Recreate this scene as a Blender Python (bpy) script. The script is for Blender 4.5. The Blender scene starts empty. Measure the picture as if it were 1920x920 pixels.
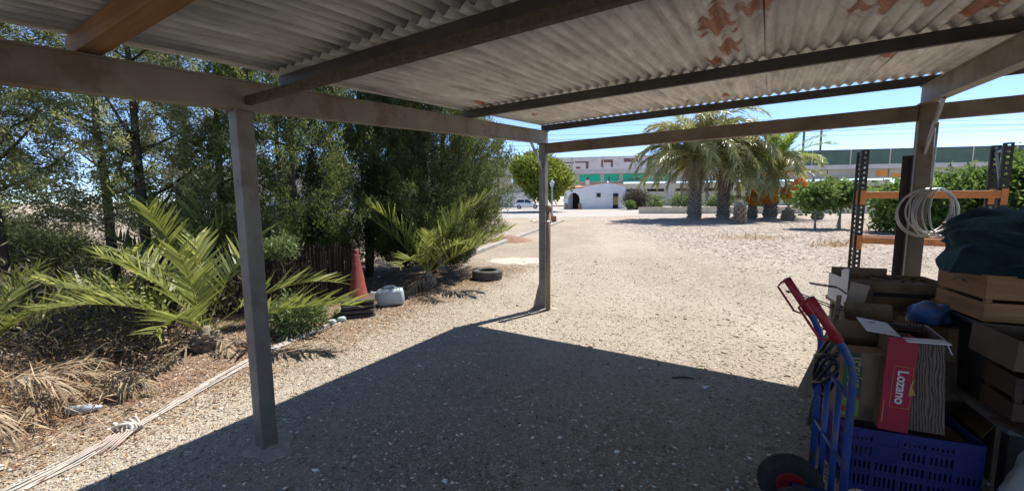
import bpy, math, random
import numpy as np
from mathutils import Vector, Matrix, Euler

R = math.radians
SC = bpy.context.scene
COL = SC.collection

# ------------------------------------------------------------------ camera, sky, sun, exposure
CAM_H = 1.6
cam_d = bpy.data.cameras.new('camera')
cam_d.sensor_width = 36.0
cam_d.lens = 780.0 / 1920.0 * 36.0
cam_d.clip_start = 0.05
cam_d.clip_end = 5000
cam = bpy.data.objects.new('camera', cam_d)
COL.objects.link(cam)
cam.location = (0, 0, CAM_H)
cam.rotation_euler = (Euler((R(90 - 6.44), 0, 0)).to_matrix() @ Matrix.Rotation(R(-0.5), 3, 'Z')).to_euler()
SC.camera = cam

SUN_AZ = R(50.5)      # clockwise from +Y
SUN_EL = R(60)
world = bpy.data.worlds.new('World')
SC.world = world
world.use_nodes = True
wn = world.node_tree
for n in list(wn.nodes):
    wn.nodes.remove(n)
w_out = wn.nodes.new('ShaderNodeOutputWorld')
w_bg = wn.nodes.new('ShaderNodeBackground')
w_sky = wn.nodes.new('ShaderNodeTexSky')
w_sky.sky_type = 'NISHITA'
w_sky.sun_disc = False
w_sky.sun_elevation = SUN_EL
w_sky.sun_rotation = SUN_AZ
w_sky.air_density = 0.6
w_sky.altitude = 2500
w_sky.dust_density = 0.0
w_sky.ozone_density = 2.5
w_bg.inputs['Strength'].default_value = 0.135
wn.links.new(w_sky.outputs[0], w_bg.inputs[0])
wn.links.new(w_bg.outputs[0], w_out.inputs[0])

sun_d = bpy.data.lights.new('sun', 'SUN')
sun_d.energy = 3.9
sun_d.angle = R(0.5)
sun_d.color = (1.0, 0.945, 0.86)
sun = bpy.data.objects.new('sun', sun_d)
COL.objects.link(sun)
sdir = Vector((math.sin(SUN_AZ) * math.cos(SUN_EL), math.cos(SUN_AZ) * math.cos(SUN_EL), math.sin(SUN_EL)))
sun.rotation_euler = (-sdir).to_track_quat('-Z', 'Y').to_euler()
sun.location = (0, 0, 30)

SC.view_settings.view_transform = 'Standard'
SC.view_settings.look = 'None'
SC.view_settings.exposure = 1.2
SC.view_settings.gamma = 1.0
SC.cycles.max_bounces = 8
SC.cycles.diffuse_bounces = 5
SC.cycles.transmission_bounces = 4
SC.cycles.transparent_max_bounces = 8
SC.cycles.caustics_reflective = False
SC.cycles.caustics_refractive = False
SC.cycles.sample_clamp_indirect = 6.0
SC.cycles.use_denoising = True

# ------------------------------------------------------------------ helpers
class MB:
    """collects shapes; build() links them as ONE mesh object"""
    def __init__(s):
        s.v = []; s.f = []
    def add(s, verts, faces):
        o = len(s.v)
        s.v += [tuple(v) for v in verts]
        s.f += [tuple(i + o for i in f) for f in faces]
        return s
    def box(s, c, size, rot=None):
        c = Vector(c); h = Vector(size) * 0.5
        m = Euler(rot).to_matrix() if rot is not None else Matrix.Identity(3)
        vs = [c + m @ Vector((x * h.x, y * h.y, z * h.z)) for x in (-1, 1) for y in (-1, 1) for z in (-1, 1)]
        return s.add(vs, [(0, 1, 3, 2), (4, 6, 7, 5), (0, 4, 5, 1), (2, 3, 7, 6), (0, 2, 6, 4), (1, 5, 7, 3)])
    def beam(s, p0, p1, w, h, up=(0, 0, 1)):
        p0 = Vector(p0); p1 = Vector(p1); t = (p1 - p0).normalized()
        a = t.cross(Vector(up)).normalized(); b = a.cross(t).normalized()
        vs = []
        for p in (p0, p1):
            for sx, sz in ((-1, -1), (1, -1), (1, 1), (-1, 1)):
                vs.append(p + a * (sx * w / 2) + b * (sz * h / 2))
        return s.add(vs, [(0, 1, 2, 3), (7, 6, 5, 4), (0, 4, 5, 1), (1, 5, 6, 2), (2, 6, 7, 3), (3, 7, 4, 0)])
    def tube(s, path, r, n=8, closed=False):
        path = [Vector(p) for p in path]; k = len(path)
        rs = r if isinstance(r, (list, tuple)) else [r] * k
        base = len(s.v); ref = None
        for i, p in enumerate(path):
            if closed:
                t = path[(i + 1) % k] - path[(i - 1) % k]
            else:
                t = path[min(i + 1, k - 1)] - path[max(i - 1, 0)]
            t.normalize()
            if ref is None:
                ref = Vector((0, 0, 1)) if abs(t.z) < 0.9 else Vector((1, 0, 0))
            a = (ref - t * ref.dot(t)).normalized(); ref = a
            b = t.cross(a)
            for j in range(n):
                q = 2 * math.pi * j / n
                s.v.append(tuple(p + (a * math.cos(q) + b * math.sin(q)) * rs[i]))
        for i in range(k if closed else k - 1):
            i2 = (i + 1) % k
            for j in range(n):
                j2 = (j + 1) % n
                s.f.append((base + i * n + j, base + i * n + j2, base + i2 * n + j2, base + i2 * n + j))
        if not closed:
            s.f.append(tuple(base + j for j in reversed(range(n))))
            s.f.append(tuple(base + (k - 1) * n + j for j in range(n)))
        return s
    def lathe(s, prof, n=20, c=(0, 0, 0), m=None):
        c = Vector(c); base = len(s.v); m = m or Matrix.Identity(3)
        for (r, z) in prof:
            for j in range(n):
                q = 2 * math.pi * j / n
                s.v.append(tuple(c + m @ Vector((r * math.cos(q), r * math.sin(q), z))))
        for i in range(len(prof) - 1):
            for j in range(n):
                j2 = (j + 1) % n
                s.f.append((base + i * n + j, base + i * n + j2, base + (i + 1) * n + j2, base + (i + 1) * n + j))
        return s
    def prism(s, poly, p0, ax, ay, an, depth):
        """poly in the plane (ax, ay) from p0, extruded along an"""
        p0 = Vector(p0); ax = Vector(ax); ay = Vector(ay); an = Vector(an) * depth
        k = len(poly); vs = [p0 + ax * x + ay * y for x, y in poly]
        vs += [v + an for v in vs]
        fs = [tuple(range(k)), tuple(range(2 * k - 1, k - 1, -1))]
        fs += [(i, (i + 1) % k, k + (i + 1) % k, k + i) for i in range(k)]
        return s.add(vs, fs)
    def build(s, name, mat, parent=None, smooth=False, bevel=0, mesh=None):
        me = bpy.data.meshes.new(name)
        me.from_pydata(s.v, [], s.f); me.update()
        if smooth:
            for p in me.polygons: p.use_smooth = True
        if mat: me.materials.append(mat)
        o = bpy.data.objects.new(name, me); COL.objects.link(o)
        if parent: o.parent = parent
        if bevel:
            b = o.modifiers.new('bevel', 'BEVEL'); b.width = bevel; b.segments = 2; b.limit_method = 'ANGLE'
        return o

def tag(o, label=None, cat=None, group=None, kind=None):
    if label: o['label'] = label
    if cat: o['category'] = cat
    if group: o['group'] = group
    if kind: o['kind'] = kind
    return o

def empty(name, loc=(0, 0, 0), rz=0, label=None, cat=None, group=None, rot=None):
    o = bpy.data.objects.new(name, None); COL.objects.link(o)
    o.location = loc
    o.rotation_euler = rot if rot else (0, 0, rz)
    return tag(o, label, cat, group)

def copy_tree(o, parent=None):
    c = o.copy(); COL.objects.link(c); c.parent = parent
    for ch in list(o.children): copy_tree(ch, c)
    return c

def place(name, mesh, parent=None, loc=(0, 0, 0), rot=(0, 0, 0), scale=(1, 1, 1)):
    o = bpy.data.objects.new(name, mesh); COL.objects.link(o)
    o.parent = parent; o.location = loc; o.rotation_euler = rot; o.scale = scale
    return o

def np_mesh(name, V, F, mat=None, tint=None, smooth=False):
    """V (n,3), F (m,k) constant k; tint per vertex"""
    me = bpy.data.meshes.new(name)
    n, m, k = len(V), len(F), F.shape[1]
    me.vertices.add(n); me.vertices.foreach_set('co', np.ascontiguousarray(V, dtype=np.float32).ravel())
    me.loops.add(m * k); me.loops.foreach_set('vertex_index', np.ascontiguousarray(F, dtype=np.int32).ravel())
    me.polygons.add(m); me.polygons.foreach_set('loop_start', np.arange(0, m * k, k, dtype=np.int32))
    if smooth: me.polygons.foreach_set('use_smooth', np.ones(m, dtype=bool))
    if tint is not None:
        a = me.attributes.new('tint', 'FLOAT', 'POINT'); a.data.foreach_set('value', np.asarray(tint, dtype=np.float32))
    me.update(calc_edges=True); me.validate()
    if mat: me.materials.append(mat)
    return me

# ------------------------------------------------------------------ materials
def new_mat(name):
    m = bpy.data.materials.new(name); m.use_nodes = True
    nt = m.node_tree
    for n in list(nt.nodes): nt.nodes.remove(n)
    out = nt.nodes.new('ShaderNodeOutputMaterial')
    b = nt.nodes.new('ShaderNodeBsdfPrincipled')
    nt.links.new(b.outputs[0], out.inputs[0])
    return m, nt, b, out

def N(nt, t, **kw):
    n = nt.nodes.new(t)
    for k, v in kw.items():
        if k in n.inputs: n.inputs[k].default_value = v
        else: setattr(n, k, v)
    return n

def lk(nt, a, b): nt.links.new(a, b)

def ramp(nt, fac, stops):
    r = nt.nodes.new('ShaderNodeValToRGB')
    e = r.color_ramp.elements
    while len(e) < len(stops): e.new(0.5)
    for i, (p, c) in enumerate(stops):
        e[i].position = p
        e[i].color = (c, c, c, 1) if isinstance(c, (int, float)) else (*c, 1)
    lk(nt, fac, r.inputs[0]); return r.outputs[0]

def mixc(nt, fac, a, b, mode='MIX'):
    m = nt.nodes.new('ShaderNodeMix'); m.data_type = 'RGBA'; m.blend_type = mode
    for sock, val in ((m.inputs[0], fac), (m.inputs[6], a), (m.inputs[7], b)):
        if isinstance(val, (int, float)): sock.default_value = val
        elif isinstance(val, tuple): sock.default_value = (*val, 1) if len(val) == 3 else val
        else: lk(nt, val, sock)
    return m.outputs[2]

def noise(nt, co, scale, detail=4, rough=0.55, scl=None):
    if scl:
        mp = N(nt, 'ShaderNodeMapping'); mp.inputs['Scale'].default_value = scl
        lk(nt, co, mp.inputs[0]); co = mp.outputs[0]
    n = N(nt, 'ShaderNodeTexNoise', Scale=scale, Detail=detail, Roughness=rough)
    lk(nt, co, n.inputs['Vector']); return n.outputs[0]

def pmat(name, c1, c2=None, rough=0.7, metal=0.0, scale=6.0, scl=None, lo=0.35, hi=0.65, bump=0.0, bscale=40.0, dirt=None, dscale=2.0, damt=0.5, spec=0.4):
    m, nt, b, out = new_mat(name)
    co = N(nt, 'ShaderNodeTexCoord').outputs['Object']
    c2 = c2 or tuple(x * 0.75 for x in c1)
    f = ramp(nt, noise(nt, co, scale, 6, 0.6, scl), [(lo, 0.0), (hi, 1.0)])
    col = mixc(nt, f, c1, c2)
    if dirt:
        g = ramp(nt, noise(nt, co, dscale, 8, 0.65), [(0.5, 0.0), (0.62, damt)])
        col = mixc(nt, g, col, dirt)
    lk(nt, col, b.inputs['Base Color'])
    b.inputs['Roughness'].default_value = rough
    b.inputs['Metallic'].default_value = metal
    b.inputs['Specular IOR Level'].default_value = spec
    if bump:
        bp = N(nt, 'ShaderNodeBump', Strength=bump, Distance=0.01)
        lk(nt, noise(nt, co, bscale, 6, 0.6, scl), bp.inputs['Height']); lk(nt, bp.outputs[0], b.inputs['Normal'])
    return m

def leafmat(name, c1, c2, c3=None, trans=0.3, rough=0.5):
    m, nt, b, out = new_mat(name)
    at = N(nt, 'ShaderNodeAttribute', attribute_name='tint')
    col = ramp(nt, at.outputs['Fac'], [(0.0, c1), (0.6, c2), (1.0, c3 or c2)])
    lk(nt, col, b.inputs['Base Color'])
    b.inputs['Roughness'].default_value = rough
    b.inputs['Specular IOR Level'].default_value = 0.3
    tr = N(nt, 'ShaderNodeBsdfTranslucent')
    lk(nt, mixc(nt, 0.25, col, (0.33, 0.40, 0.08)), tr.inputs['Color'])
    mx = N(nt, 'ShaderNodeMixShader'); mx.inputs[0].default_value = trans
    lk(nt, b.outputs[0], mx.inputs[1]); lk(nt, tr.outputs[0], mx.inputs[2])
    lk(nt, mx.outputs[0], out.inputs[0])
    return m

def ground_mat():
    m, nt, b, out = new_mat('gravel_ground')
    pos = N(nt, 'ShaderNodeNewGeometry').outputs['Position']
    sep = N(nt, 'ShaderNodeSeparateXYZ'); lk(nt, pos, sep.inputs[0])
    # stones of two sizes
    def vor(scale):
        v = N(nt, 'ShaderNodeTexVoronoi', Scale=scale); lk(nt, pos, v.inputs['Vector']); return v
    v1 = vor(75.0); v2 = vor(24.0)
    bw1 = N(nt, 'ShaderNodeRGBToBW'); lk(nt, v1.outputs['Color'], bw1.inputs[0])
    bw2 = N(nt, 'ShaderNodeRGBToBW'); lk(nt, v2.outputs['Color'], bw2.inputs[0])
    stone = ramp(nt, bw1.outputs[0], [(0.15, (0.24, 0.195, 0.15)), (0.45, (0.37, 0.31, 0.24)), (0.65, (0.43, 0.37, 0.29)), (0.9, (0.60, 0.54, 0.45))])
    stone2 = ramp(nt, bw2.outputs[0], [(0.2, (0.25, 0.205, 0.16)), (0.55, (0.40, 0.34, 0.265)), (0.85, (0.62, 0.57, 0.49))])
    big = ramp(nt, noise(nt, pos, 9.0, 3), [(0.5, 0.0), (0.6, 0.7)])
    col = mixc(nt, big, stone, stone2)
    fine = noise(nt, pos, 1.3, 8, 0.7)
    col = mixc(nt, ramp(nt, fine, [(0.3, 0.0), (0.75, 0.55)]), col, (0.43, 0.37, 0.29))
    # pale dusty wheel tracks and patches in the yard
    dusty = ramp(nt, noise(nt, pos, 0.30, 7, 0.65, (1.0, .55, 1.0)), [(0.42, 0.0), (0.62, 0.8)])
    col = mixc(nt, dusty, col, (0.52, 0.455, 0.36))
    damp = ramp(nt, noise(nt, pos, 0.8, 8, 0.7, (.6, 1.3, 1.0)), [(0.55, 0.0), (0.72, 0.45)])
    col = mixc(nt, damp, col, (0.27, 0.22, 0.17))
    tr = N(nt, 'ShaderNodeMath', operation='MULTIPLY_ADD'); lk(nt, sep.outputs[1], tr.inputs[0]); tr.inputs[1].default_value = -0.17; lk(nt, sep.outputs[0], tr.inputs[2])
    wob = N(nt, 'ShaderNodeMath', operation='MULTIPLY_ADD'); lk(nt, noise(nt, pos, 0.5, 3), wob.inputs[0]); wob.inputs[1].default_value = 1.1; lk(nt, tr.outputs[0], wob.inputs[2])
    for cx in (1.35, 2.75):
        df = N(nt, 'ShaderNodeMath', operation='SUBTRACT'); lk(nt, wob.outputs[0], df.inputs[0]); df.inputs[1].default_value = cx
        ab = N(nt, 'ShaderNodeMath', operation='ABSOLUTE'); lk(nt, df.outputs[0], ab.inputs[0])
        col = mixc(nt, ramp(nt, ab.outputs[0], [(0.05, 0.2), (0.25, 0.0)]), col, (0.54, 0.48, 0.39))
    # reddish soil beside the hedge: x < -3.88 + 0.447 y
    ma = N(nt, 'ShaderNodeMath', operation='MULTIPLY_ADD'); lk(nt, sep.outputs[1], ma.inputs[0]); ma.inputs[1].default_value = 0.447; ma.inputs[2].default_value = -3.9
    mb = N(nt, 'ShaderNodeMath', operation='SUBTRACT'); lk(nt, ma.outputs[0], mb.inputs[0]); lk(nt, sep.outputs[0], mb.inputs[1])
    nz = N(nt, 'ShaderNodeMath', operation='MULTIPLY_ADD'); lk(nt, noise(nt, pos, 1.7, 6, 0.7), nz.inputs[0]); nz.inputs[1].default_value = 2.4; nz.inputs[2].default_value = -1.0
    mc = N(nt, 'ShaderNodeMath', operation='ADD'); lk(nt, mb.outputs[0], mc.inputs[0]); lk(nt, nz.outputs[0], mc.inputs[1])
    side = ramp(nt, mc.outputs[0], [(0.0, 0.0), (0.9, 0.75)])
    near = ramp(nt, N(nt, 'ShaderNodeMath', operation='MULTIPLY').outputs[0], [(0, 1), (1, 1)])
    mr = N(nt, 'ShaderNodeMapRange'); lk(nt, sep.outputs[1], mr.inputs[0]); mr.inputs[1].default_value = 8.5; mr.inputs[2].default_value = 11.0; mr.inputs[3].default_value = 1.0; mr.inputs[4].default_value = 0.25
    mm = N(nt, 'ShaderNodeMath', operation='MULTIPLY'); lk(nt, side, mm.inputs[0]); lk(nt, mr.outputs[0], mm.inputs[1])
    soil = ramp(nt, noise(nt, pos, 22.0, 6, 0.7), [(0.3, (0.15, 0.085, 0.05)), (0.55, (0.25, 0.155, 0.095)), (0.75, (0.36, 0.26, 0.17))])
    col = mixc(nt, mm.outputs[0], col, soil)
    # greyer stones out in the right field
    mx = N(nt, 'ShaderNodeMapRange'); lk(nt, sep.outputs[1], mx.inputs[0]); mx.inputs[1].default_value = 7.0; mx.inputs[2].default_value = 13.0
    mxx = N(nt, 'ShaderNodeMapRange'); lk(nt, sep.outputs[0], mxx.inputs[0]); mxx.inputs[1].default_value = 3.5; mxx.inputs[2].default_value = 7.0
    mg = N(nt, 'ShaderNodeMath', operation='MULTIPLY'); lk(nt, mx.outputs[0], mg.inputs[0]); lk(nt, mxx.outputs[0], mg.inputs[1])
    v3 = vor(11.0); bw3 = N(nt, 'ShaderNodeRGBToBW'); lk(nt, v3.outputs['Color'], bw3.inputs[0])
    grey = ramp(nt, bw3.outputs[0], [(0.2, (0.22, 0.18, 0.145)), (0.5, (0.40, 0.335, 0.275)), (0.85, (0.58, 0.51, 0.44))])
    col = mixc(nt, mg.outputs[0], col, grey)
    lk(nt, col, b.inputs['Base Color'])
    b.inputs['Roughness'].default_value = 0.95
    b.inputs['Specular IOR Level'].default_value = 0.15
    b1 = N(nt, 'ShaderNodeBump', Strength=0.9, Distance=0.02)
    b1.invert = True
    lk(nt, v1.outputs['Distance'], b1.inputs['Height'])
    b2 = N(nt, 'ShaderNodeBump', Strength=0.7, Distance=0.05)
    lk(nt, noise(nt, pos, 14.0, 6, 0.7), b2.inputs['Height']); lk(nt, b1.outputs[0], b2.inputs['Normal'])
    lk(nt, b2.outputs[0], b.inputs['Normal'])
    return m

def tint_mat(name, stops, rough=0.9):
    m, nt, b, out = new_mat(name)
    at = N(nt, 'ShaderNodeAttribute', attribute_name='tint')
    lk(nt, ramp(nt, at.outputs['Fac'], stops), b.inputs['Base Color'])
    b.inputs['Roughness'].default_value = rough
    b.inputs['Specular IOR Level'].default_value = 0.2
    return m

def roof_mat():
    """old galvanised sheet, streaked along the slope, with sharp-edged rust"""
    m, nt, b, out = new_mat('galvanised_sheet')
    co = N(nt, 'ShaderNodeTexCoord').outputs['Object']
    inf = N(nt, 'ShaderNodeObjectInfo')
    st = noise(nt, co, 3.0, 8, 0.65, (5.0, 0.5, 1.0))
    col = ramp(nt, st, [(0.3, (0.28, 0.275, 0.26)), (0.45, (0.60, 0.595, 0.57)), (0.65, (0.85, 0.85, 0.83))])
    blot = ramp(nt, noise(nt, co, 5.0, 9, 0.7), [(0.42, 0.0), (0.7, 0.6)])
    col = mixc(nt, blot, col, (0.40, 0.385, 0.35))
    # sheet to sheet difference
    sh = N(nt, 'ShaderNodeMapRange'); lk(nt, inf.outputs['Random'], sh.inputs[0]); sh.inputs[3].default_value = 0.8; sh.inputs[4].default_value = 1.12
    hs = N(nt, 'ShaderNodeHueSaturation'); lk(nt, sh.outputs[0], hs.inputs['Value']); lk(nt, col, hs.inputs['Color'])
    col = hs.outputs[0]
    # rust: patches around given points (sheet-roof coordinates), broken up by noise
    spots = [(2.42, -2.75, 0.30), (2.45, -2.25, 0.26), (2.35, -1.9, 0.16), (2.62, -2.9, 0.26), (2.4, -1.45, 0.16), (3.05, -2.45, 0.20), (3.2, -2.5, 0.20),
             (3.35, -2.45, 0.17), (3.62, -2.15, 0.34), (3.68, -2.6, 0.3), (0.35, -0.9, 0.14), (0.3, -1.9, 0.16), (2.3, -0.3, 0.15), (1.9, -0.3, 0.12), (3.4, -1.1, .16)]
    acc = None
    for (x, y, r) in spots:
        s = N(nt, 'ShaderNodeVectorMath', operation='SUBTRACT'); lk(nt, co, s.inputs[0]); s.inputs[1].default_value = (x, y, 0)
        sc = N(nt, 'ShaderNodeVectorMath', operation='MULTIPLY'); lk(nt, s.outputs[0], sc.inputs[0]); sc.inputs[1].default_value = (1.7, 0.62, 0)
        ln = N(nt, 'ShaderNodeVectorMath', operation='LENGTH'); lk(nt, sc.outputs[0], ln.inputs[0])
        q = N(nt, 'ShaderNodeMapRange'); lk(nt, ln.outputs['Value'], q.inputs[0]); q.inputs[1].default_value = 0.0; q.inputs[2].default_value = r * .86; q.inputs[3].default_value = 0.42; q.inputs[4].default_value = 0.0
        if acc is None: acc = q.outputs[0]
        else:
            mxx = N(nt, 'ShaderNodeMath', operation='MAXIMUM'); lk(nt, acc, mxx.inputs[0]); lk(nt, q.outputs[0], mxx.inputs[1]); acc = mxx.outputs[0]
    ad = N(nt, 'ShaderNodeMath', operation='ADD'); lk(nt, acc, ad.inputs[0]); lk(nt, noise(nt, co, 6.0, 7, 0.68, (1.3, .8, 0.0)), ad.inputs[1])
    rust = ramp(nt, ad.outputs[0], [(0.70, 0.0), (0.735, 1.0)])
    halo = ramp(nt, ad.outputs[0], [(0.58, 0.0), (0.72, 0.5)])
    drip = ramp(nt, noise(nt, co, 4.0, 6, 0.6, (7.0, 0.35, 0.0)), [(0.62, 0.0), (0.75, 0.35)])
    col = mixc(nt, drip, col, (0.36, 0.25, 0.17))
    col = mixc(nt, halo, col, (0.32, 0.19, 0.11))
    rcol = ramp(nt, noise(nt, co, 18.0, 5), [(0.3, (0.17, 0.036, 0.01)), (0.7, (0.46, 0.135, 0.032))])
    col = mixc(nt, rust, col, rcol)
    lk(nt, col, b.inputs['Base Color'])
    b.inputs['Metallic'].default_value = 0.0
    b.inputs['Roughness'].default_value = 0.55
    bp = N(nt, 'ShaderNodeBump', Strength=0.25, Distance=0.01); lk(nt, noise(nt, co, 9.0, 6, 0.6), bp.inputs['Height']); lk(nt, bp.outputs[0], b.inputs['Normal'])
    return m

def wood_mat(name, c1, c2, axis=(1, 12, 12), scale=2.0, rough=0.7):
    return pmat(name, c1, c2, rough, 0, scale, axis, 0.3, 0.7, 0.4, 6.0)

def glass_mat(name, c=(0.03, 0.035, 0.04)):
    m, nt, b, out = new_mat(name)
    b.inputs['Base Color'].default_value = (*c, 1); b.inputs['Roughness'].default_value = 0.08
    return m

M = {}
M['ground'] = ground_mat()
M['roof'] = roof_mat()
M['steel'] = pmat('grey_steel', (0.225, 0.205, 0.18), (0.16, 0.145, 0.125), 0.55, 0.3, 4.0, (1, 1, 1), bump=0.08, dirt=(0.12, 0.085, 0.06), dscale=5.0, damt=0.5)
M['beam'] = pmat('painted_beam', (0.28, 0.26, 0.225), (0.20, 0.182, 0.155), 0.6, 0.1, 3.0, dirt=(0.14, 0.085, 0.05), dscale=4.0, damt=0.6, bump=0.06)
M['front_beam'] = pmat('brown_front_beam', (0.20, 0.165, 0.13), (0.13, 0.11, 0.09), 0.6, 0.1, 3.0, dirt=(0.10, 0.06, 0.04), dscale=4.0, bump=0.06)
M['purlin'] = pmat('dark_purlin', (0.085, 0.085, 0.085), (0.055, 0.055, 0.055), 0.6, 0.2, 5.0, dirt=(0.10, 0.075, 0.055), dscale=6.0, damt=.3)
M['tie'] = pmat('rusty_tie', (0.12, 0.10, 0.08), (0.06, 0.05, 0.04), 0.8, 0.1, 30.0, bump=0.7, bscale=70)
M['old_wood'] = wood_mat('old_amber_wood', (0.32, 0.17, 0.06), (0.17, 0.085, 0.03))
M['grey_wood'] = wood_mat('weathered_wood', (0.22, 0.17, 0.12), (0.11, 0.085, 0.06), (12, 12, 1))
M['board_wood'] = wood_mat('pale_weathered_board', (0.36, 0.29, 0.22), (0.22, 0.175, 0.13), (12, 12, 1))
M['pole'] = pmat('rusted_pole', (0.30, 0.215, 0.14), (0.17, 0.115, 0.075), 0.7, 0.1, 4.0, (6, 6, 0.6))
M['dark_iron'] = pmat('dark_brown_iron', (0.05, 0.032, 0.03), (0.028, 0.02, 0.02), 0.6, 0.2, 6)
M['galv'] = pmat('galvanised_wire', (0.40, 0.40, 0.385), (0.27, 0.265, 0.25), 0.4, 0.5, 8)
M['concrete'] = pmat('concrete', (0.38, 0.36, 0.32), (0.28, 0.26, 0.23), 0.9, 0, 3.0, bump=0.2)
M['beige_wall'] = pmat('beige_render', (0.60, 0.54, 0.42), (0.50, 0.44, 0.34), 0.9, 0, 1.2)
M['footing'] = pmat('dusty_footing', (0.40, 0.36, 0.30), (0.27, 0.23, 0.18), 0.95, 0, 14.0, bump=0.8, bscale=30)
M['pale_concrete'] = pmat('pale_concrete', (0.58, 0.56, 0.53), (0.48, 0.46, 0.43), 0.9, 0, 0.35)
M['road'] = pmat('bleached_road', (0.37, 0.35, 0.32), (0.31, 0.29, 0.26), 0.95, 0, 0.25, bump=0.1, bscale=8)
M['black_steel'] = pmat('black_steel', (0.02, 0.02, 0.022), (0.03, 0.03, 0.03), 0.45, 0.1)
M['orange_steel'] = pmat('orange_rack_paint', (0.62, 0.23, 0.06), (0.52, 0.18, 0.05), 0.45, 0, 5, dirt=(0.25, 0.1, 0.05), dscale=6)
M['bark'] = pmat('brown_bark', (0.10, 0.075, 0.055), (0.055, 0.04, 0.03), 0.95, 0, 6, (8, 8, 1), bump=0.8, bscale=10)
M['bark_pale'] = pmat('pale_bark', (0.30, 0.27, 0.22), (0.20, 0.175, 0.14), 0.95, 0, 6, (6, 6, 1), bump=0.5, bscale=10)
M['palm_bark'] = pmat('palm_bark', (0.33, 0.28, 0.22), (0.15, 0.12, 0.09), 0.95, 0, 9, bump=0.5)
M['cypress'] = leafmat('cypress_foliage', (0.034, 0.05, 0.02), (0.105, 0.13, 0.045), (0.32, 0.34, 0.11), 0.38)
M['loose_cypress'] = leafmat('loose_cypress_foliage', (0.07, 0.082, 0.036), (0.33, 0.34, 0.15), (0.66, 0.63, 0.33), 0.52)
M['dull'] = leafmat('dull_undergrowth', (0.04, 0.035, 0.02), (0.10, 0.09, 0.05), (0.20, 0.18, 0.09), 0.2)
M['ficus'] = leafmat('ficus_leaves', (0.10, 0.13, 0.018), (0.20, 0.24, 0.03), (0.32, 0.34, 0.05), 0.4)
M['fig'] = leafmat('fig_leaves', (0.06, 0.11, 0.025), (0.13, 0.22, 0.05), (0.27, 0.38, 0.12), 0.4)
M['shrub'] = leafmat('pale_shrub', (0.10, 0.14, 0.05), (0.17, 0.22, 0.09), (0.25, 0.29, 0.13), 0.3)
M['purple_bush'] = leafmat('purple_bush', (0.045, 0.03, 0.03), (0.09, 0.065, 0.06), (0.13, 0.10, 0.09), 0.15)
M['palm_leaf'] = leafmat('palm_leaf', (0.085, 0.11, 0.03), (0.22, 0.25, 0.065), (0.44, 0.44, 0.10), 0.38, 0.45)
M['palm_grey'] = leafmat('palm_leaf_greyish', (0.20, 0.205, 0.085), (0.34, 0.33, 0.14), (0.50, 0.46, 0.22), 0.4, 0.35)
M['palm_bright'] = leafmat('palm_leaf_bright', (0.14, 0.21, 0.03), (0.25, 0.34, 0.05), (0.38, 0.44, 0.08), 0.45, 0.4)
M['dry_leaf'] = leafmat('dry_palm_leaf', (0.16, 0.115, 0.07), (0.34, 0.26, 0.17), (0.50, 0.42, 0.30), 0.2, 0.8)
M['fruit'] = leafmat('orange_dates', (0.80, 0.25, 0.012), (0.90, 0.34, 0.015), (0.95, 0.45, 0.04), 0.25)
M['reed'] = tint_mat('dark_reeds', [(0, (0.03, 0.022, 0.017)), (0.6, (0.06, 0.043, 0.03)), (1, (0.10, 0.072, 0.05))])
M['pebble'] = tint_mat('pebbles', [(0, (0.19, 0.16, 0.125)), (0.35, (0.33, 0.275, 0.215)), (0.65, (0.42, 0.36, 0.28)), (1, (0.78, 0.74, 0.67))])
M['litter'] = tint_mat('leaf_litter', [(0, (0.11, 0.06, 0.035)), (0.5, (0.24, 0.14, 0.08)), (0.85, (0.38, 0.27, 0.16)), (1, (0.55, 0.46, 0.33))])
M['stray'] = tint_mat('stray_leaf', [(0, (0.05, 0.035, 0.025)), (0.6, (0.13, 0.085, 0.05)), (1, (0.30, 0.23, 0.15))])
M['straw'] = tint_mat('dry_grass', [(0, (0.36, 0.21, 0.09)), (1, (0.55, 0.36, 0.18))])
M['white_paint'] = pmat('whitewash', (0.85, 0.85, 0.86), (0.76, 0.77, 0.79), 0.9, 0, 0.9)
M['tile'] = pmat('terracotta', (0.50, 0.26, 0.14), (0.36, 0.19, 0.11), 0.9, 0, 5)
M['brick'] = pmat('red_brick', (0.36, 0.14, 0.085), (0.26, 0.10, 0.065), 0.9, 0, 12)
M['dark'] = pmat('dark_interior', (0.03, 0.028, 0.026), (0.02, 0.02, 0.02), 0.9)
M['grey_door'] = pmat('grey_door', (0.25, 0.26, 0.29), (0.2, 0.21, 0.24), 0.7)
M['yellow_cloth'] = pmat('yellow_curtain', (0.45, 0.33, 0.12), (0.28, 0.2, 0.08), 0.9, 0, 8, (6, 6, .5))
M['glass'] = glass_mat('dark_glass')
M['glass_blue'] = glass_mat('blue_glass', (0.12, 0.17, 0.22))
M['car_white'] = pmat('white_car_paint', (0.78, 0.79, 0.80), (0.74, 0.75, 0.77), 0.25, 0, 1)
M['car_grey'] = pmat('blue_grey_car_paint', (0.22, 0.27, 0.34), (0.2, 0.25, 0.32), 0.25, 0.3, 1)
M['rubber'] = pmat('black_rubber', (0.022, 0.022, 0.022), (0.035, 0.033, 0.03), 0.85, 0, 20, bump=0.3, bscale=90)
M['dusty_rubber'] = pmat('dusty_rubber', (0.11, 0.10, 0.09), (0.06, 0.055, 0.05), 0.9, 0, 8, bump=0.3, bscale=60)
M['rim'] = pmat('alloy', (0.5, 0.5, 0.5), (0.4, 0.4, 0.4), 0.35, 0.7)
M['cone_orange'] = pmat('shade_darkened_cone', (0.21, 0.036, 0.022), (0.16, 0.03, 0.018), 0.6, 0, 6, dirt=(0.25, 0.1, 0.06), dscale=8)  # orange darkened so the colour carries the shade of the trees
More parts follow.
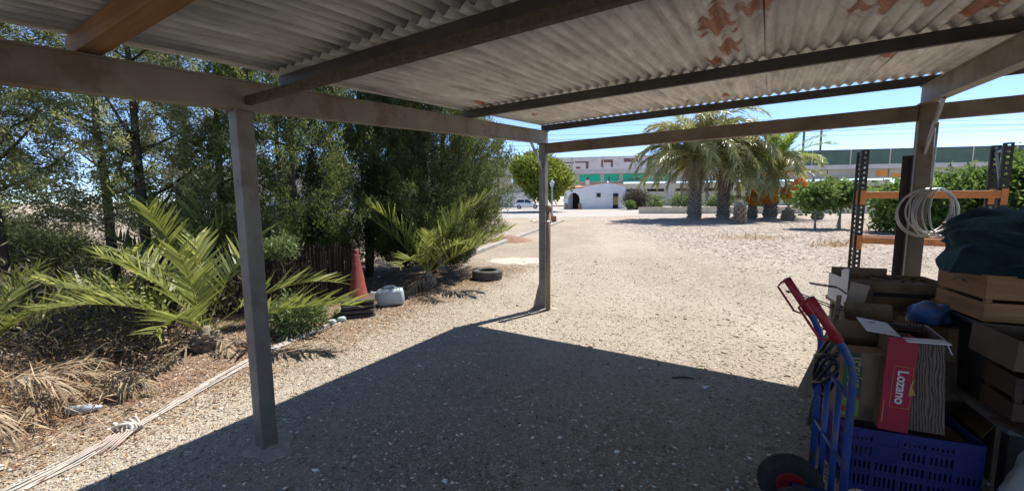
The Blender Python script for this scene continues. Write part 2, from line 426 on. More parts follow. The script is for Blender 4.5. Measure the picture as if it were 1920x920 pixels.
M['cone_base'] = pmat('cone_base', (0.045, 0.043, 0.042), (0.07, 0.066, 0.06), 0.8, 0, 10)
M['can'] = pmat('milky_plastic', (0.46, 0.52, 0.55), (0.38, 0.44, 0.46), 0.35, 0, 5)
M['rope'] = pmat('white_cord', (0.50, 0.46, 0.42), (0.32, 0.275, 0.24), 0.8, 0, 20)
M['rope_pink'] = pmat('pink_cord', (0.52, 0.36, 0.32), (0.45, 0.40, 0.36), 0.8, 0, 20)
M['lantern'] = pmat('lantern_grey', (0.35, 0.36, 0.37), (0.28, 0.29, 0.3), 0.6, 0.2)
M['green_panel'] = pmat('green_noise_barrier', (0.085, 0.15, 0.11), (0.065, 0.12, 0.09), 0.7, 0, 0.6)
M['pink_panel'] = pmat('pinkish_concrete_panel', (0.72, 0.64, 0.63), (0.60, 0.54, 0.53), 0.9, 0, 0.6)
M['graffiti_brown'] = pmat('brown_spray', (0.16, 0.085, 0.07), (0.2, 0.12, 0.1), 0.9)
M['graffiti_green'] = pmat('green_spray', (0.03, 0.52, 0.32), (0.03, 0.45, 0.28), 0.8, 0, 0.8)
M['graffiti_orange'] = pmat('orange_spray', (0.75, 0.33, 0.08), (0.65, 0.28, 0.08), 0.8, 0, 0.8)
M['girder'] = pmat('weathered_girder', (0.55, 0.51, 0.43), (0.45, 0.41, 0.34), 0.9, 0, 0.3)
M['mast'] = pmat('mast_steel', (0.12, 0.12, 0.13), None, 0.5, 0.4)
M['wire'] = pmat('cable', (0.10, 0.11, 0.13), None, 0.6, 0.2)
M['truck_blue'] = pmat('blue_enamel', (0.014, 0.05, 0.21), (0.012, 0.04, 0.17), 0.45, 0, 5, dirt=(0.07, 0.065, 0.07), dscale=18, damt=.9)
M['truck_red'] = pmat('red_grip', (0.34, 0.02, 0.03), (0.27, 0.02, 0.025), 0.45, 0, 6)
M['crate_blue'] = pmat('blue_crate_plastic', (0.022, 0.024, 0.14), (0.018, 0.02, 0.11), 0.45, 0, 5)
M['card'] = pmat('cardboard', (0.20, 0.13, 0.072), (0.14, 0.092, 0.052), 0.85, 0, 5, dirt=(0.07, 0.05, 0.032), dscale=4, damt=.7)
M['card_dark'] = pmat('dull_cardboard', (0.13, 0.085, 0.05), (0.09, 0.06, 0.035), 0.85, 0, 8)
M['tape'] = pmat('packing_tape', (0.24, 0.17, 0.10), (0.19, 0.13, 0.08), 0.25)
M['white_card'] = pmat('white_card', (0.68, 0.68, 0.69), (0.6, 0.6, 0.61), 0.6, 0, 8)
M['red_card'] = pmat('red_card', (0.36, 0.008, 0.032), (0.31, 0.007, 0.028), 0.5, 0, 4)
M['green_print'] = pmat('green_print', (0.03, 0.07, 0.035), (0.05, 0.09, 0.04), 0.7, 0, 12)
M['veg_print'] = pmat('vegetable_print', (0.14, 0.26, 0.04), (0.30, 0.03, 0.02), 0.7, 0, 14, lo=0.48, hi=0.54)
M['print_white'] = pmat('white_print', (0.75, 0.70, 0.70), None, 0.6)
M['print_gold'] = pmat('gold_print', (0.50, 0.27, 0.06), None, 0.6)
M['print_tan'] = pmat('tan_print', (0.36, 0.29, 0.17), None, 0.7)
M['pine'] = wood_mat('pine_crate', (0.36, 0.185, 0.07), (0.20, 0.10, 0.04), (1, 1, 9), 3.0)
M['dark_wood'] = wood_mat('dark_crate_wood', (0.10, 0.055, 0.035), (0.06, 0.035, 0.022), (1, 1, 9), 3.0)
M['bin'] = pmat('black_tub', (0.016, 0.017, 0.019), None, 0.5)
M['bag_blue'] = pmat('blue_bag', (0.02, 0.09, 0.30), (0.10, 0.14, 0.22), 0.3, 0, 6)
M['bag_grey'] = pmat('grey_sack', (0.17, 0.17, 0.19), (0.10, 0.10, 0.115), 0.5, 0, 9)
M['sack'] = pmat('white_sack', (0.42, 0.42, 0.43), (0.33, 0.33, 0.34), 0.7, 0, 9, bump=0.3)
M['cream'] = pmat('cream_plastic', (0.58, 0.54, 0.46), (0.5, 0.46, 0.38), 0.5)
M['enamel'] = pmat('grey_basin', (0.30, 0.31, 0.33), None, 0.4)
M['table'] = pmat('grey_board', (0.17, 0.165, 0.16), (0.12, 0.115, 0.11), 0.7, 0, 5)
M['straw_broom'] = pmat('broom_bristle', (0.10, 0.075, 0.055), (0.05, 0.04, 0.03), 0.9, 0, 20)
M['wall_render'] = pmat('rendered_wall', (0.42, 0.38, 0.33), (0.33, 0.30, 0.26), 0.9, 0, 1.5)

def fabric_mat():
    m, nt, b, out = new_mat('teal_fleece')
    co = N(nt, 'ShaderNodeTexCoord').outputs['Object']
    c = ramp(nt, noise(nt, co, 9.0, 6, 0.7), [(0.3, (0.002, 0.011, 0.017)), (0.7, (0.005, 0.028, 0.040))])
    lk(nt, c, b.inputs['Base Color']); b.inputs['Roughness'].default_value = 1.0
    b.inputs['Sheen Weight'].default_value = 0.2; b.inputs['Sheen Tint'].default_value = (0.1, 0.5, 0.6, 1)
    bp = N(nt, 'ShaderNodeBump', Strength=0.8, Distance=0.01); lk(nt, noise(nt, co, 60, 4), bp.inputs['Height']); lk(nt, bp.outputs[0], b.inputs['Normal'])
    return m
M['fleece'] = fabric_mat()

def grain_mat():
    """printed wood-grain zigzag"""
    m, nt, b, out = new_mat('woodgrain_print')
    co = N(nt, 'ShaderNodeTexCoord').outputs['Object']
    mp = N(nt, 'ShaderNodeMapping'); mp.inputs['Scale'].default_value = (1, 1, 0.22); lk(nt, co, mp.inputs[0])
    w = N(nt, 'ShaderNodeTexWave', Scale=26.0, Distortion=9.0, Detail=3.0); w.inputs['Detail Scale'].default_value = 1.2
    lk(nt, mp.outputs[0], w.inputs['Vector'])
    lk(nt, ramp(nt, w.outputs[1], [(0.2, (0.035, 0.022, 0.016)), (0.7, (0.16, 0.105, 0.07))]), b.inputs['Base Color'])
    b.inputs['Roughness'].default_value = 0.6
    return m
M['grain'] = grain_mat()

# ------------------------------------------------------------------ the ground
rng = np.random.default_rng(7)
random.seed(7)
g = MB().add([(-1500, -1500, 0), (1500, -1500, 0), (1500, 1500, 0), (-1500, 1500, 0)], [(0, 1, 2, 3)]).build('ground', M['ground'])
tag(g, 'pale tan gravel yard with brown soil beside the hedge', kind='structure')
rd = MB()
pts_n = [(-70, 34), (-10, 33.5), (2, 34.5), (12, 36.5), (30, 39.5), (60, 41)]
pts_f = [(-70, 78), (-10, 76), (2, 72), (12, 66), (30, 60), (60, 52)]
rd.add([(x, y, 0.004) for x, y in pts_n] + [(x, y, 0.004) for x, y in pts_f], [(i, i + 1, 7 + i, 6 + i) for i in range(5)])
tag(rd.build('road', M['road']), 'bleached grey road in front of the white house', kind='structure')
# kerb running away on the left side of the yard, and the low kerb wall behind the palms
kb = empty('kerb', (0, 0, 0)); tag(kb, 'pale stone kerb running away beside the planted strip', kind='structure')
KA, KB = Vector((-1.75, 9.6, 0)), Vector((3.6, 29.0, 0))
n = 20
for i in range(n):
    a = KA.lerp(KB, i / n); b_ = KA.lerp(KB, (i + 0.985) / n)
    MB().beam(a + Vector((0, 0, 0.055)), b_ + Vector((0, 0, 0.055)), 0.16, 0.11).build('kerb_stone', M['concrete'], kb, bevel=0.01)
kw = empty('garden_wall', (0, 0, 0), label='long low beige wall behind the palms', cat='wall')
WA, WB = Vector((12.5, 41.0, 0)), Vector((45, 34.5, 0))
n = 16
for i in range(n):
    a = WA.lerp(WB, i / n); b_ = WA.lerp(WB, (i + 0.992) / n)
    MB().beam(a + Vector((0, 0, 0.32)), b_ + Vector((0, 0, 0.32)), 0.3, 0.64).build('wall_block', M['beige_wall'], kw)
# pale cement patch in the yard
mb = MB(); k = 22
mb.add([(0.15 + (0.72 + 0.14 * math.sin(3.1 * i) + 0.07 * math.sin(7 * i)) * math.cos(2 * math.pi * i / k), 10.6 + (0.6 + 0.12 * math.sin(2.3 * i)) * math.sin(2 * math.pi * i / k), 0.006) for i in range(k)], [tuple(range(k))])
tag(mb.build('cement_patch', pmat('cement_patch', (0.46, 0.41, 0.34), (0.38, 0.33, 0.265), 0.95)), 'pale cement patch in the gravel', kind='structure')

def scatter_rocks(name, P, S, mat, label, seed):
    """small faceted stones: P (n,3) centres, S (n,) sizes"""
    r = np.random.default_rng(seed); n = len(P)
    base = np.array([(1, 0, 0), (0, 1, 0), (-1, 0, 0), (0, -1, 0), (0, 0, .8), (0, 0, -.8)], float)
    tri = np.array([(0, 1, 4), (1, 2, 4), (2, 3, 4), (3, 0, 4), (1, 0, 5), (2, 1, 5), (3, 2, 5), (0, 3, 5)])
    V = base[None] * (0.7 + 0.6 * r.random((n, 6, 1)))
    V = V * np.stack([1 + .5 * r.random(n), .6 + .4 * r.random(n), .35 + .35 * r.random(n)], 1)[:, None]
    a = r.random(n) * 6.283; c, s_ = np.cos(a)[:, None], np.sin(a)[:, None]
    x, y = V[..., 0] * c - V[..., 1] * s_, V[..., 0] * s_ + V[..., 1] * c
    V = np.stack([x, y, V[..., 2] + r.normal(0, .1, (n, 1)) * x], -1) * S[:, None, None] + P[:, None]
    F = (tri[None] + (np.arange(n) * 6)[:, None, None]).reshape(-1, 3)
    t = np.clip(r.beta(1.6, 1.9, n), 0, 1); t[r.random(n) < .06] = 1.0; t = np.repeat(t, 6)
    o = bpy.data.objects.new(name, np_mesh(name, V.reshape(-1, 3), F, mat, t)); COL.objects.link(o)
    return tag(o, label, 'gravel', kind='stuff')

def view_points(n, dmin, dmax, power=1.0, umin=-1.35, umax=1.35):
    d = dmin * (dmax / dmin) ** (rng.random(n) ** power)
    u = rng.uniform(umin, umax, n)
    return np.stack([u * d, d, np.zeros(n)], 1)

P = view_points(42000, 1.3, 11.0)
S = 0.004 + 0.010 * rng.random(len(P)) ** 2.5 + 0.0012 * P[:, 1] * rng.random(len(P))
S[rng.random(len(P)) < 0.02] *= 1.8
P[:, 2] = S * 0.15
scatter_rocks('gravel', P, S, M['pebble'], 'loose tan and white pebbles strewn over the yard', 1)
P = np.stack([rng.uniform(4, 30, 16000), rng.uniform(8.5, 29, 16000), np.zeros(16000)], 1)
P = P[(P[:, 0] > 4 + 0.1 * P[:, 1]) & (P[:, 0] < 1.3 * P[:, 1] + 1)]
S = 0.01 + 0.028 * rng.random(len(P)) ** 2; P[:, 2] = S * 0.15
scatter_rocks('field_stones', P, S, M['pebble'], 'pale grey stones covering the ground around the palms', 2)

def flakes(name, P, L, W, mat, label, cat, seed, up=0.25):
    r = np.random.default_rng(seed); n = len(P)
    a = r.random(n) * 6.283; d = np.stack([np.cos(a), np.sin(a), r.normal(0, up, n)], 1)
    w = np.stack([-np.sin(a), np.cos(a), r.normal(0, up, n)], 1)
    lift = np.abs(d[:, 2]) * L * .5 + np.abs(w[:, 2]) * W * .5 + 0.003
    C = P.copy(); C[:, 2] += lift
    V = np.stack([C - d * L[:, None] * .5, C + w * W[:, None] * .5, C + d * L[:, None] * .5, C - w * W[:, None] * .5], 1)
    F = np.arange(n * 4).reshape(n, 4)
    o = bpy.data.objects.new(name, np_mesh(name, V.reshape(-1, 3), F, mat, np.repeat(r.random(n), 4))); COL.objects.link(o)
    return tag(o, label, cat, kind='stuff')

P = view_points(520, 1.5, 7.0, 1.0, -.7, 1.0)
flakes('stray_leaves', P, .02 + .05 * rng.random(len(P)) ** 2, .004 + .012 * rng.random(len(P)), M['stray'], 'stray dry leaves and bits of twig scattered over the gravel', 'leaf litter', 13, .15)
m_ = 26000
Y = 1.8 + 8.0 * rng.random(m_); X = -3.75 + 0.447 * Y - rng.gamma(1.5, 0.75, m_)
P = np.stack([X + rng.normal(0, .25, m_), Y, np.zeros(m_)], 1)
P = P[(P[:, 0] > -1.35 * P[:, 1] - .5)]
flakes('leaf_litter', P, 0.015 + 0.05 * rng.random(len(P)) ** 2, 0.004 + 0.012 * rng.random(len(P)), M['litter'], 'brown needles and dry leaf litter on the soil under the hedge', 'leaf litter', 3)
P = np.concatenate([np.array([x, y, 0]) + rng.normal(0, 1, (260, 3)) * np.array([sx, sy, 0]) for x, y, sx, sy in ((9.0, 15.8, .8, .35), (10.4, 13.2, .45, .25))])
flakes('dry_grass', P, 0.10 + 0.10 * rng.random(len(P)), 0.012 + 0.01 * rng.random(len(P)), M['straw'], 'orange-brown dry weeds on the pale stones', 'grass', 4, 0.8)

# ------------------------------------------------------------------ the carport
CP_LOC = (0.453, 5.95, 0); CP_RZ = R(-31.4)
SL = 0.0554
def zb(y, x=0.0): return 2.357 + SL * y + 0.017 * x     # underside of the rafters, y along the slope (0 at the front posts)
cp = empty('carport', CP_LOC, CP_RZ, 'steel carport with rusty corrugated roof on grey posts', 'carport')
XL, XR, YB, YF = -0.05, 8.6, -7.6, 0.12
# posts
def post(x, y, w, top, mat=M['steel']):
    o = MB().box((x, y, top / 2 - 0.02), (w, w, top + 0.04)).build('post', mat, cp, bevel=0.006)
    pl_ = MB().box((x, y, top - 0.007), (w + .035, w + .035, .009)).build('cap_plate', M['steel'], o)
    for sx in (-1, 1):
        for sy in (-1, 1): MB().lathe([(.008, 0), (.008, -.007), (0, -.007)], 6, (x + sx * (w / 2 + .008), y + sy * (w / 2 + .008), top - .0115)).build('bolt', M['galv'], o)
    return o
post(0, -3.97, 0.098, zb(-3.97)); post(0, 0, 0.10, zb(0)); post(3.92, 0, 0.115, zb(0, 3.92), M['front_beam']); post(7.8, 0, 0.10, zb(0, 7.8)); post(0, -7.5, 0.10, zb(-7.5))
for x, y in ((0, -3.97), (0, 0)):
    k = 36; mb = MB()
    mb.add([(x + 0.03 + (0.17 + 0.03 * math.sin(12.566 * i / k + y) + 0.02 * math.sin(31.4 * i / k)) * math.cos(6.283 * i / k), y + (0.14 + 0.03 * math.sin(18.85 * i / k + y)) * math.sin(6.283 * i / k), 0.004) for i in range(k)] + [(x, y, 0.03)], [(i, (i + 1) % k, k) for i in range(k)])
    mb.build('post_footing', M['footing'], cp)
# rafters: web plus flanges
for x in (0, 3.92, 7.8):
    y0, y1 = YB, 0.07
    up = (0, -SL, 1)
    r_ = MB().beam((x, y0, zb(y0, x) + 0.085), (x, y1, zb(y1, x) + 0.085), 0.07, 0.146, up).build('rafter', M['beam'], cp)
    MB().beam((x, y0, zb(y0, x) + 0.006), (x, y1 + .002, zb(y1, x) + 0.006), 0.094, 0.012, up).build('flange', M['beam'], r_)
    MB().beam((x, y0, zb(y0, x) + 0.164), (x, y1 + .002, zb(y1, x) + 0.164), 0.094, 0.012, up).build('flange', M['beam'], r_)
# front beam between the posts
for a, b_ in ((0.051, 3.861), (3.979, 7.75)):
    MB().beam((a, 0.0, 2.285 + .015 * a), (b_, 0.0, 2.285 + .015 * b_), 0.08, 0.14).build('front_beam', M['front_beam'], cp, bevel=0.006)
# purlins lie across the rafters
for y in (0.05, -1.73, -3.67, -6.3):
    z = zb(y) + 0.172 + 0.04
    MB().beam((XL + 0.0, y, z + .017 * XL), (XR, y, z + .017 * XR), 0.045, 0.08, (0, -SL, 1)).build('purlin', M['purlin'], cp)
y = -4.62
MB().beam((XL - 0.02, y, zb(y) + 0.172 + 0.04), (3.9, y, zb(y, 3.9) + 0.172 + 0.04), 0.095, 0.08, (0, -SL, 1)).build('timber_purlin', M['old_wood'], cp, bevel=0.005)
MB().beam((0.048, -3.95, zb(-3.95) + 0.05), (3.885, -3.95, zb(-3.95, 3.885) + 0.05), 0.035, 0.045).build('tie_bar', M['tie'], cp)
# knee braces
MB().beam((0, -0.36, zb(-0.36) - 0.0), (0, -0.03, 2.0), 0.02, 0.035).build('brace', M['galv'], cp)
MB().beam((3.92, -0.42, zb(-0.42, 3.92)), (3.92, -0.05, 1.98), 0.02, 0.045).build('brace', M['galv'], cp)
MB().beam((0.04, -0.11, 1.95), (0.01, -0.045, 0.0), 0.002, 0.002).build('cable_tie_wire', M['galv'], cp)
# gusset at foot of the front post
MB().prism([(0, 0), (0.12, 0), (0.02, 0.38), (0, 0.38)], (-0.05, -0.004, 0.0), (-1, 0, 0), (0, 0, 1), (0, 1, 0), 0.008).build('gusset_plate', M['steel'], cp)

# corrugated sheets, each one an object
PITCH, AMP = 0.085, 0.015
def sheet(x0, x1, y0, y1, dz, seed):
    r = random.Random(seed)
    nx = int(round((x1 - x0) / PITCH * 8)); ny = 7
    xs = np.linspace(x0, x1, nx + 1); ys = np.linspace(y0, y1, ny)
    ph = r.random() * 0.02
    V = np.zeros((nx + 1, ny, 3))
    for j, yy in enumerate(ys):
        V[:, j, 0] = xs; V[:, j, 1] = yy
        V[:, j, 2] = AMP * np.cos(2 * math.pi * xs / PITCH) + zb(yy) + 0.017 * xs + 0.172 + 0.08 + AMP + 0.002 + dz + 0.004 * math.sin(yy * 3 + seed) * np.sin(xs * 2.1 + seed)
    idx = np.arange((nx + 1) * ny).reshape(nx + 1, ny)
    F = np.stack([idx[:-1, :-1], idx[1:, :-1], idx[1:, 1:], idx[:-1, 1:]], -1).reshape(-1, 4)
    o = bpy.data.objects.new('roof_sheet', np_mesh('roof_sheet', V.reshape(-1, 3), F, M['roof'], smooth=True)); COL.objects.link(o)
    o.parent = cp
    s = o.modifiers.new('solid', 'SOLIDIFY'); s.thickness = 0.0015; s.offset = 1
    return o
x = XL; i = 0
while x < XR - 0.01:
    x1 = min(x + 0.9, XR)
    dz = 0.008 * (i % 2)
    sheet(x - (0.09 if i else 0), x1, -3.75, YF, dz, i * 2)
    sheet(x - (0.09 if i else 0), x1, YB, -3.55, dz + 0.006, i * 2 + 1)
    x = x1; i += 1

def cpw(x, y, z=0.0):
    c, s = math.cos(CP_RZ), math.sin(CP_RZ)
    return Vector((CP_LOC[0] + x * c - y * s, CP_LOC[1] + x * s + y * c, z))

# round pole tied to the front post
p = cpw(0.105, -0.06)
t = empty('round_pole', p, label='rusty round pole tied to the front carport post with wire', cat='pole')
MB().tube([(0, 0, 0), (0, 0, 0.8), (0.004, 0, 1.46)], 0.033, 14).build('pole', M['pole'], t, smooth=True)
MB().lathe([(0.033, 1.42), (0.043, 1.42), (0.043, 1.5), (0, 1.5)], 14, (0.004, 0, 0)).build('collar', M['pole'], t, smooth=True)
MB().tube([Vector((-0.10 + 0.155 * math.cos(a) * 1, 0.05 + 0.135 * math.sin(a), 1.28)) for a in [i * 0.3927 for i in range(16)]], 0.004, 5, True).build('tie_wire', M['galv'], t)
# iron angle and leaning plank beside the right post
p = cpw(3.80, -0.06)
t = empty('iron_upright', p, CP_RZ, 'dark brown angle iron standing against the right carport post', 'post')
MB().box((0, 0, 0.98), (0.06, 0.006, 1.96)).build('flange', M['dark_iron'], t)
MB().box((0.033, -0.027, 0.98), (0.006, 0.06, 1.96)).build('flange', M['dark_iron'], t)
t = MB().beam((0, 0, 0), (-0.30, 0.04, 1.36), 0.10, 0.03, (1, 0, 0)).build('timber_plank', M['pine'])
t.location = cpw(4.36, -0.11); tag(t, 'pale wooden plank leaning behind the right post', 'plank')

# hoops hanging from the brace
hp = cpw(3.935, -0.27)
t = empty('hanging_hoops', (hp.x, hp.y, 0), 0, 'bunch of galvanised wire hoops hanging by the right post', 'wire hoops')
MB().tube([(0, 0, 2.22), (0.0, 0, 2.0), (0.0, 0, 1.68), (0.012, 0, 1.645), (0.0, -.02, 1.63), (-0.014, -.01, 1.65)], 0.009, 8).build('hook', M['galv'], t, smooth=True)
for i in range(8):
    rad = 0.205 + 0.012 * math.sin(i * 2.2)
    yaw = R(2) + R(24) * (i - 3.5) / 3.5 + 0.1 * math.sin(i * 5.0); sh = (i - 3.5) * 0.012 + .03
    pts = []
    for k in range(40):
        a = 6.2832 * k / 40
        q = Vector((rad * math.cos(a), 0.0, rad * math.sin(a) - rad + 0.0))
        q = Matrix.Rotation(R(7) * math.sin(i * 1.7), 3, 'X') @ q
        q = Matrix.Rotation(yaw, 3, 'Z') @ q
        pts.append(q + Vector((sh, -0.3 * sh, 1.655)))
    MB().tube(pts, 0.007, 8, True).build('hoop', M['galv'], t, smooth=True)

# ------------------------------------------------------------------ pallet rack
rk = empty('pallet_rack', (4.72, 5.64, 0), CP_RZ, 'pallet rack with black perforated uprights and orange beams', 'rack')
RL, RDp, RH = 1.30, 0.32, 2.2
def upright(x, y):
    mb = MB(); w = 0.085; hw_ = 0.028; st = 0.066; z = 0.06
    mb.box((x - w / 2 + (w - hw_) / 4, y, RH / 2), ((w - hw_) / 2, 0.004, RH)); mb.box((x + w / 2 - (w - hw_) / 4, y, RH / 2), ((w - hw_) / 2, 0.004, RH))
    z0 = 0.0
    while z0 < RH:
        h = min(st - 0.028, RH - z0); mb.box((x, y, z0 + h / 2), (hw_, 0.004, h)); z0 += st
    for s_ in (-1, 1): mb.box((x + s_ * (w / 2 - .002), y + 0.022, RH / 2), (0.004, 0.04, RH))
    return mb.build('upright', M['black_steel'], rk)
for x in (0, RL):
    upright(x, 0); upright(x, RDp)
    for z0 in (0.2, 0.9, 1.55):
        MB().beam((x, 0.03, z0), (x, RDp - 0.01, z0 + 0.55), 0.02, 0.03).build('lattice', M['galv'], rk)
    MB().beam((x, 0.03, 2.12), (x, RDp - 0.01, 2.12), 0.02, 0.03).build('lattice', M['galv'], rk)
for z in (1.60, 1.0):
    for y in (-0.012, RDp + 0.0):
        b_ = MB().box((RL / 2, y - 0.022, z), (RL - 0.02, 0.04, 0.09)).build('shelf_beam', M['orange_steel'], rk, bevel=0.004)
        for x in (0.0, RL):
            MB().box((x + (0.005 if x == 0 else -0.005), y - 0.045, z - 0.03), (0.055, 0.006, 0.19)).build('bracket', M['orange_steel'], b_)

# ------------------------------------------------------------------ foliage tools
def leaf_cloud(C, D, per, spread, L, W, seed, cup=0.7, lo=0.6, ctint=None, plume=0.0):
    """C clump centres, D clump directions; rhombic sprays -> V, F, tint"""
    r = np.random.default_rng(seed); n = len(C)
    c = np.repeat(C, per, 0); d = np.repeat(D, per, 0); m = len(c)
    o = c + r.normal(0, 1, (m, 3)) * spread * (0.35 if plume else 1.0) + d * (plume * r.random((m, 1)))
    d = d + r.normal(0, cup, (m, 3)); d /= np.linalg.norm(d, axis=1, keepdims=True) + 1e-9
    w = np.cross(d, r.normal(0, 1, (m, 3))); w /= np.linalg.norm(w, axis=1, keepdims=True) + 1e-9
    ln = L * (lo + (1.4 - lo) * r.random((m, 1))); wd = W * (0.6 + 0.8 * r.random((m, 1)))
    V = np.stack([o, o + d * ln * .45 + w * wd * .5, o + d * ln, o + d * ln * .45 - w * wd * .5], 1).reshape(-1, 3)
    F = np.arange(m * 4).reshape(m, 4)
    ct = r.random(n) if ctint is None else ctint
    t = np.clip(np.repeat(ct, per) * .7 + r.random(m) * .3, 0, 1)
    return V, F, np.repeat(t, 4)

def crown_mesh(name, mat, C, D, per, spread, L, W, seed, **kw):
    V, F, t = leaf_cloud(C, D, per, spread, L, W, seed, **kw)
    V[:, 2] = np.maximum(V[:, 2], 0.01)
    return np_mesh(name, V, F, mat, t)

def tree_limbs(parent, mat, base_r, height, limbs, seed, lean=(0, 0), name='trunk', zs=0.3):
    r = random.Random(seed); mb = MB(); path = []; rs = []
    k = 7
    for i in range(k):
        f = i / (k - 1)
        path.append(Vector((lean[0] * f + r.uniform(-.05, .05) * f * 1.5, lean[1] * f + r.uniform(-.05, .05) * f * 1.5, height * f - (0.03 if i == 0 else 0))))
        rs.append(base_r * (1 - 0.82 * f) * (1.25 if i == 0 else 1))
    mb.tube(path, rs, 8)
    for j in range(limbs):
        f = r.uniform(zs, 0.95); a = r.uniform(0, 6.283); ln = r.uniform(.35, .7) * height * 0.35
        p0 = path[0].lerp(path[-1], f); i0 = min(int(f * (k - 1)), k - 2); p0 = path[i0].lerp(path[i0 + 1], f * (k - 1) - i0)
        q = []; rr = base_r * (1 - .8 * f) * .5
        for s_ in range(4):
            g_ = s_ / 3
            q.append(p0 + Vector((math.cos(a) * ln * g_, math.sin(a) * ln * g_, ln * (.35 * g_ + .3 * g_ * g_))))
        mb.tube(q, [rr, rr * .75, rr * .5, rr * .2], 5)
    return mb.build(name, mat, parent, smooth=True)

def cypress(x, y, rad, z0, z1, n, label, seed, mat='cypress', loose=False, L=0.065, W=0.0155, per=78, trunk_r=0.09, group=None, stems=1):
    t = empty('cypress_tree', (x, y, 0), 0, label, 'tree', group)
    r = np.random.default_rng(seed)
    for s_ in range(stems):
        a = s_ * 2.1
        lean = (0.35 * rad * math.cos(a), 0.35 * rad * math.sin(a)) if stems > 1 else (0, 0)
        tree_limbs(t, M['bark'], trunk_r * (1 if s_ == 0 else .75), z1 * 0.93, 16 if loose else 10, seed + s_, lean)
    f = r.random(n); z = z0 + (z1 - z0) * f
    a = r.random(n) * 6.283
    prof = np.clip(np.minimum((f + .08) * 5.0, 1) * (1 - 0.75 * f ** 2.2), 0.05, 1)
    lob = 1 + .22 * np.sin(a * 3 + z * 2.2 + seed) + .15 * np.sin(a * 7 - z * 3.7)
    rr = rad * prof * lob * (np.sqrt(r.uniform(.3, 1, n)) if not loose else np.sqrt(r.uniform(.02, 1, n)))
    C = np.stack([np.cos(a) * rr, np.sin(a) * rr, z], 1)
    D = np.stack([np.cos(a), np.sin(a), np.full(n, 1.5 if not loose else .5) + r.normal(0, .4, n)], 1); D /= np.linalg.norm(D, axis=1, keepdims=True)
    sp = (0.11 if not loose else 0.12)
    place('crown', crown_mesh('crown', M[mat], C, D, per, sp, L, W, seed, cup=.55, plume=.34), t)
    return t

def bush_pts(r, n, rad, zc, rz, lumps=9, fill=.2):
    """clump centres on an uneven lumpy ellipsoid"""
    d = r.normal(0, 1, (n, 3)); d /= np.linalg.norm(d, axis=1, keepdims=True)
    k = r.normal(0, 1, (lumps, 3)); k /= np.linalg.norm(k, axis=1, keepdims=True)
    b = 0.62 + 0.42 * np.max(np.clip(d @ k.T, 0, 1) ** 5, axis=1)
    s_ = (r.uniform(fill, 1, n)) ** .5
    P = d * (b * s_)[:, None] * np.array([rad, rad, rz]); P[:, 2] += zc
    return P, d

def bush(name, x, y, rad, zc, rz, n, per, L, W, mat, label, cat, seed, spread=.15, trunk=.12, group=None, bark='bark', z_tr=None, cup=.9):
    t = empty(name, (x, y, 0), 0, label, cat, group); r = np.random.default_rng(seed)
    tree_limbs(t, M[bark], trunk, z_tr or zc + rz * .4, 12, seed, zs=.45)
    C, D = bush_pts(r, n, rad, zc, rz)
    D = D + np.array([0, 0, .3])
    ok = C[:, 2] > .05; C, D = C[ok], D[ok]
    place('crown', crown_mesh('crown', M[mat], C, D, per, spread, L, W, seed, cup=cup), t)
    return t

# palm fronds
def frond_mesh(name, mat, L=4.0, n=46, ll=0.5, w=0.028, a0=0.5, a1=1.6, seed=0, vee=.35, thick=.025, droop=.25, wide=1.0, start=.14):
    r = np.random.default_rng(seed); V = []; F = []; T = []
    k = 14; pos = [np.zeros(3)]; tan = []
    for i in range(k):
        f = i / (k - 1); th = a0 - a1 * f ** 1.5
        t = np.array([math.cos(th), 0.10 * math.sin(seed * 3.1 + 2 * f), math.sin(th)]); t /= np.linalg.norm(t)
        tan.append(t)
        if i < k - 1: pos.append(pos[-1] + t * L / (k - 1))
    pos = np.array(pos); tan = np.array(tan)
    for i in range(k):                                  # rachis, a three-sided strip
        f = i / (k - 1); s_ = np.array([-tan[i][1], tan[i][0], 0]); s_ /= np.linalg.norm(s_); u = np.cross(tan[i], s_)
        q = thick * (1 - .85 * f) * (1.8 if f < .05 else 1)
        V += [pos[i] + s_ * q, pos[i] - s_ * q, pos[i] - u * q]; T += [.85] * 3
        if i:
            b = (i - 1) * 3
            for j in range(3): F.append((b + j, b + (j + 1) % 3, b + 3 + (j + 1) % 3, b + 3 + j))
    for i in range(n):
        f = start + (1 - start) * (i + .5) / n; fi = f * (k - 1); i0 = min(int(fi), k - 2); g_ = fi - i0
        p = pos[i0] * (1 - g_) + pos[i0 + 1] * g_; t = tan[i0] * (1 - g_) + tan[i0 + 1] * g_
        sd = np.array([-t[1], t[0], 0]); sd /= np.linalg.norm(sd); u = np.cross(t, sd); u = u if u[2] > 0 else -u
        for s_ in (-1, 1):
            lsc = (0.45 + .75 * math.sin(math.pi * min(1, .12 + f * .8)) ** .8) * (.8 + .35 * r.random()) * ll
            d = t * (.55 + .5 * f + .12 * r.normal()) + sd * s_ * wide * (.85 - .2 * f) + u * (vee + .18 * r.normal())
            d /= np.linalg.norm(d)
            wv = np.cross(d, u); wv /= np.linalg.norm(wv); wv = wv * .8 + u * .5 * r.normal(); wv /= np.linalg.norm(wv)
            ww = w * (.7 + .5 * r.random())
            m1 = p + d * lsc * .45; d2 = d + np.array([0, 0, -droop * (.5 + r.random())]); e = m1 + d2 * lsc * .55
            b = len(V); tt = float(np.clip(.15 + .7 * r.random(), 0, 1))
            V += [p - wv * ww * .35, p + wv * ww * .35, m1 + wv * ww * .5, m1 - wv * ww * .5, e + wv * ww * .06, e - wv * ww * .06]; T += [tt] * 6
            F += [(b, b + 1, b + 2, b + 3), (b + 3, b + 2, b + 4, b + 5)]
    return np_mesh(name, np.array(V), np.array(F), mat, np.array(T))

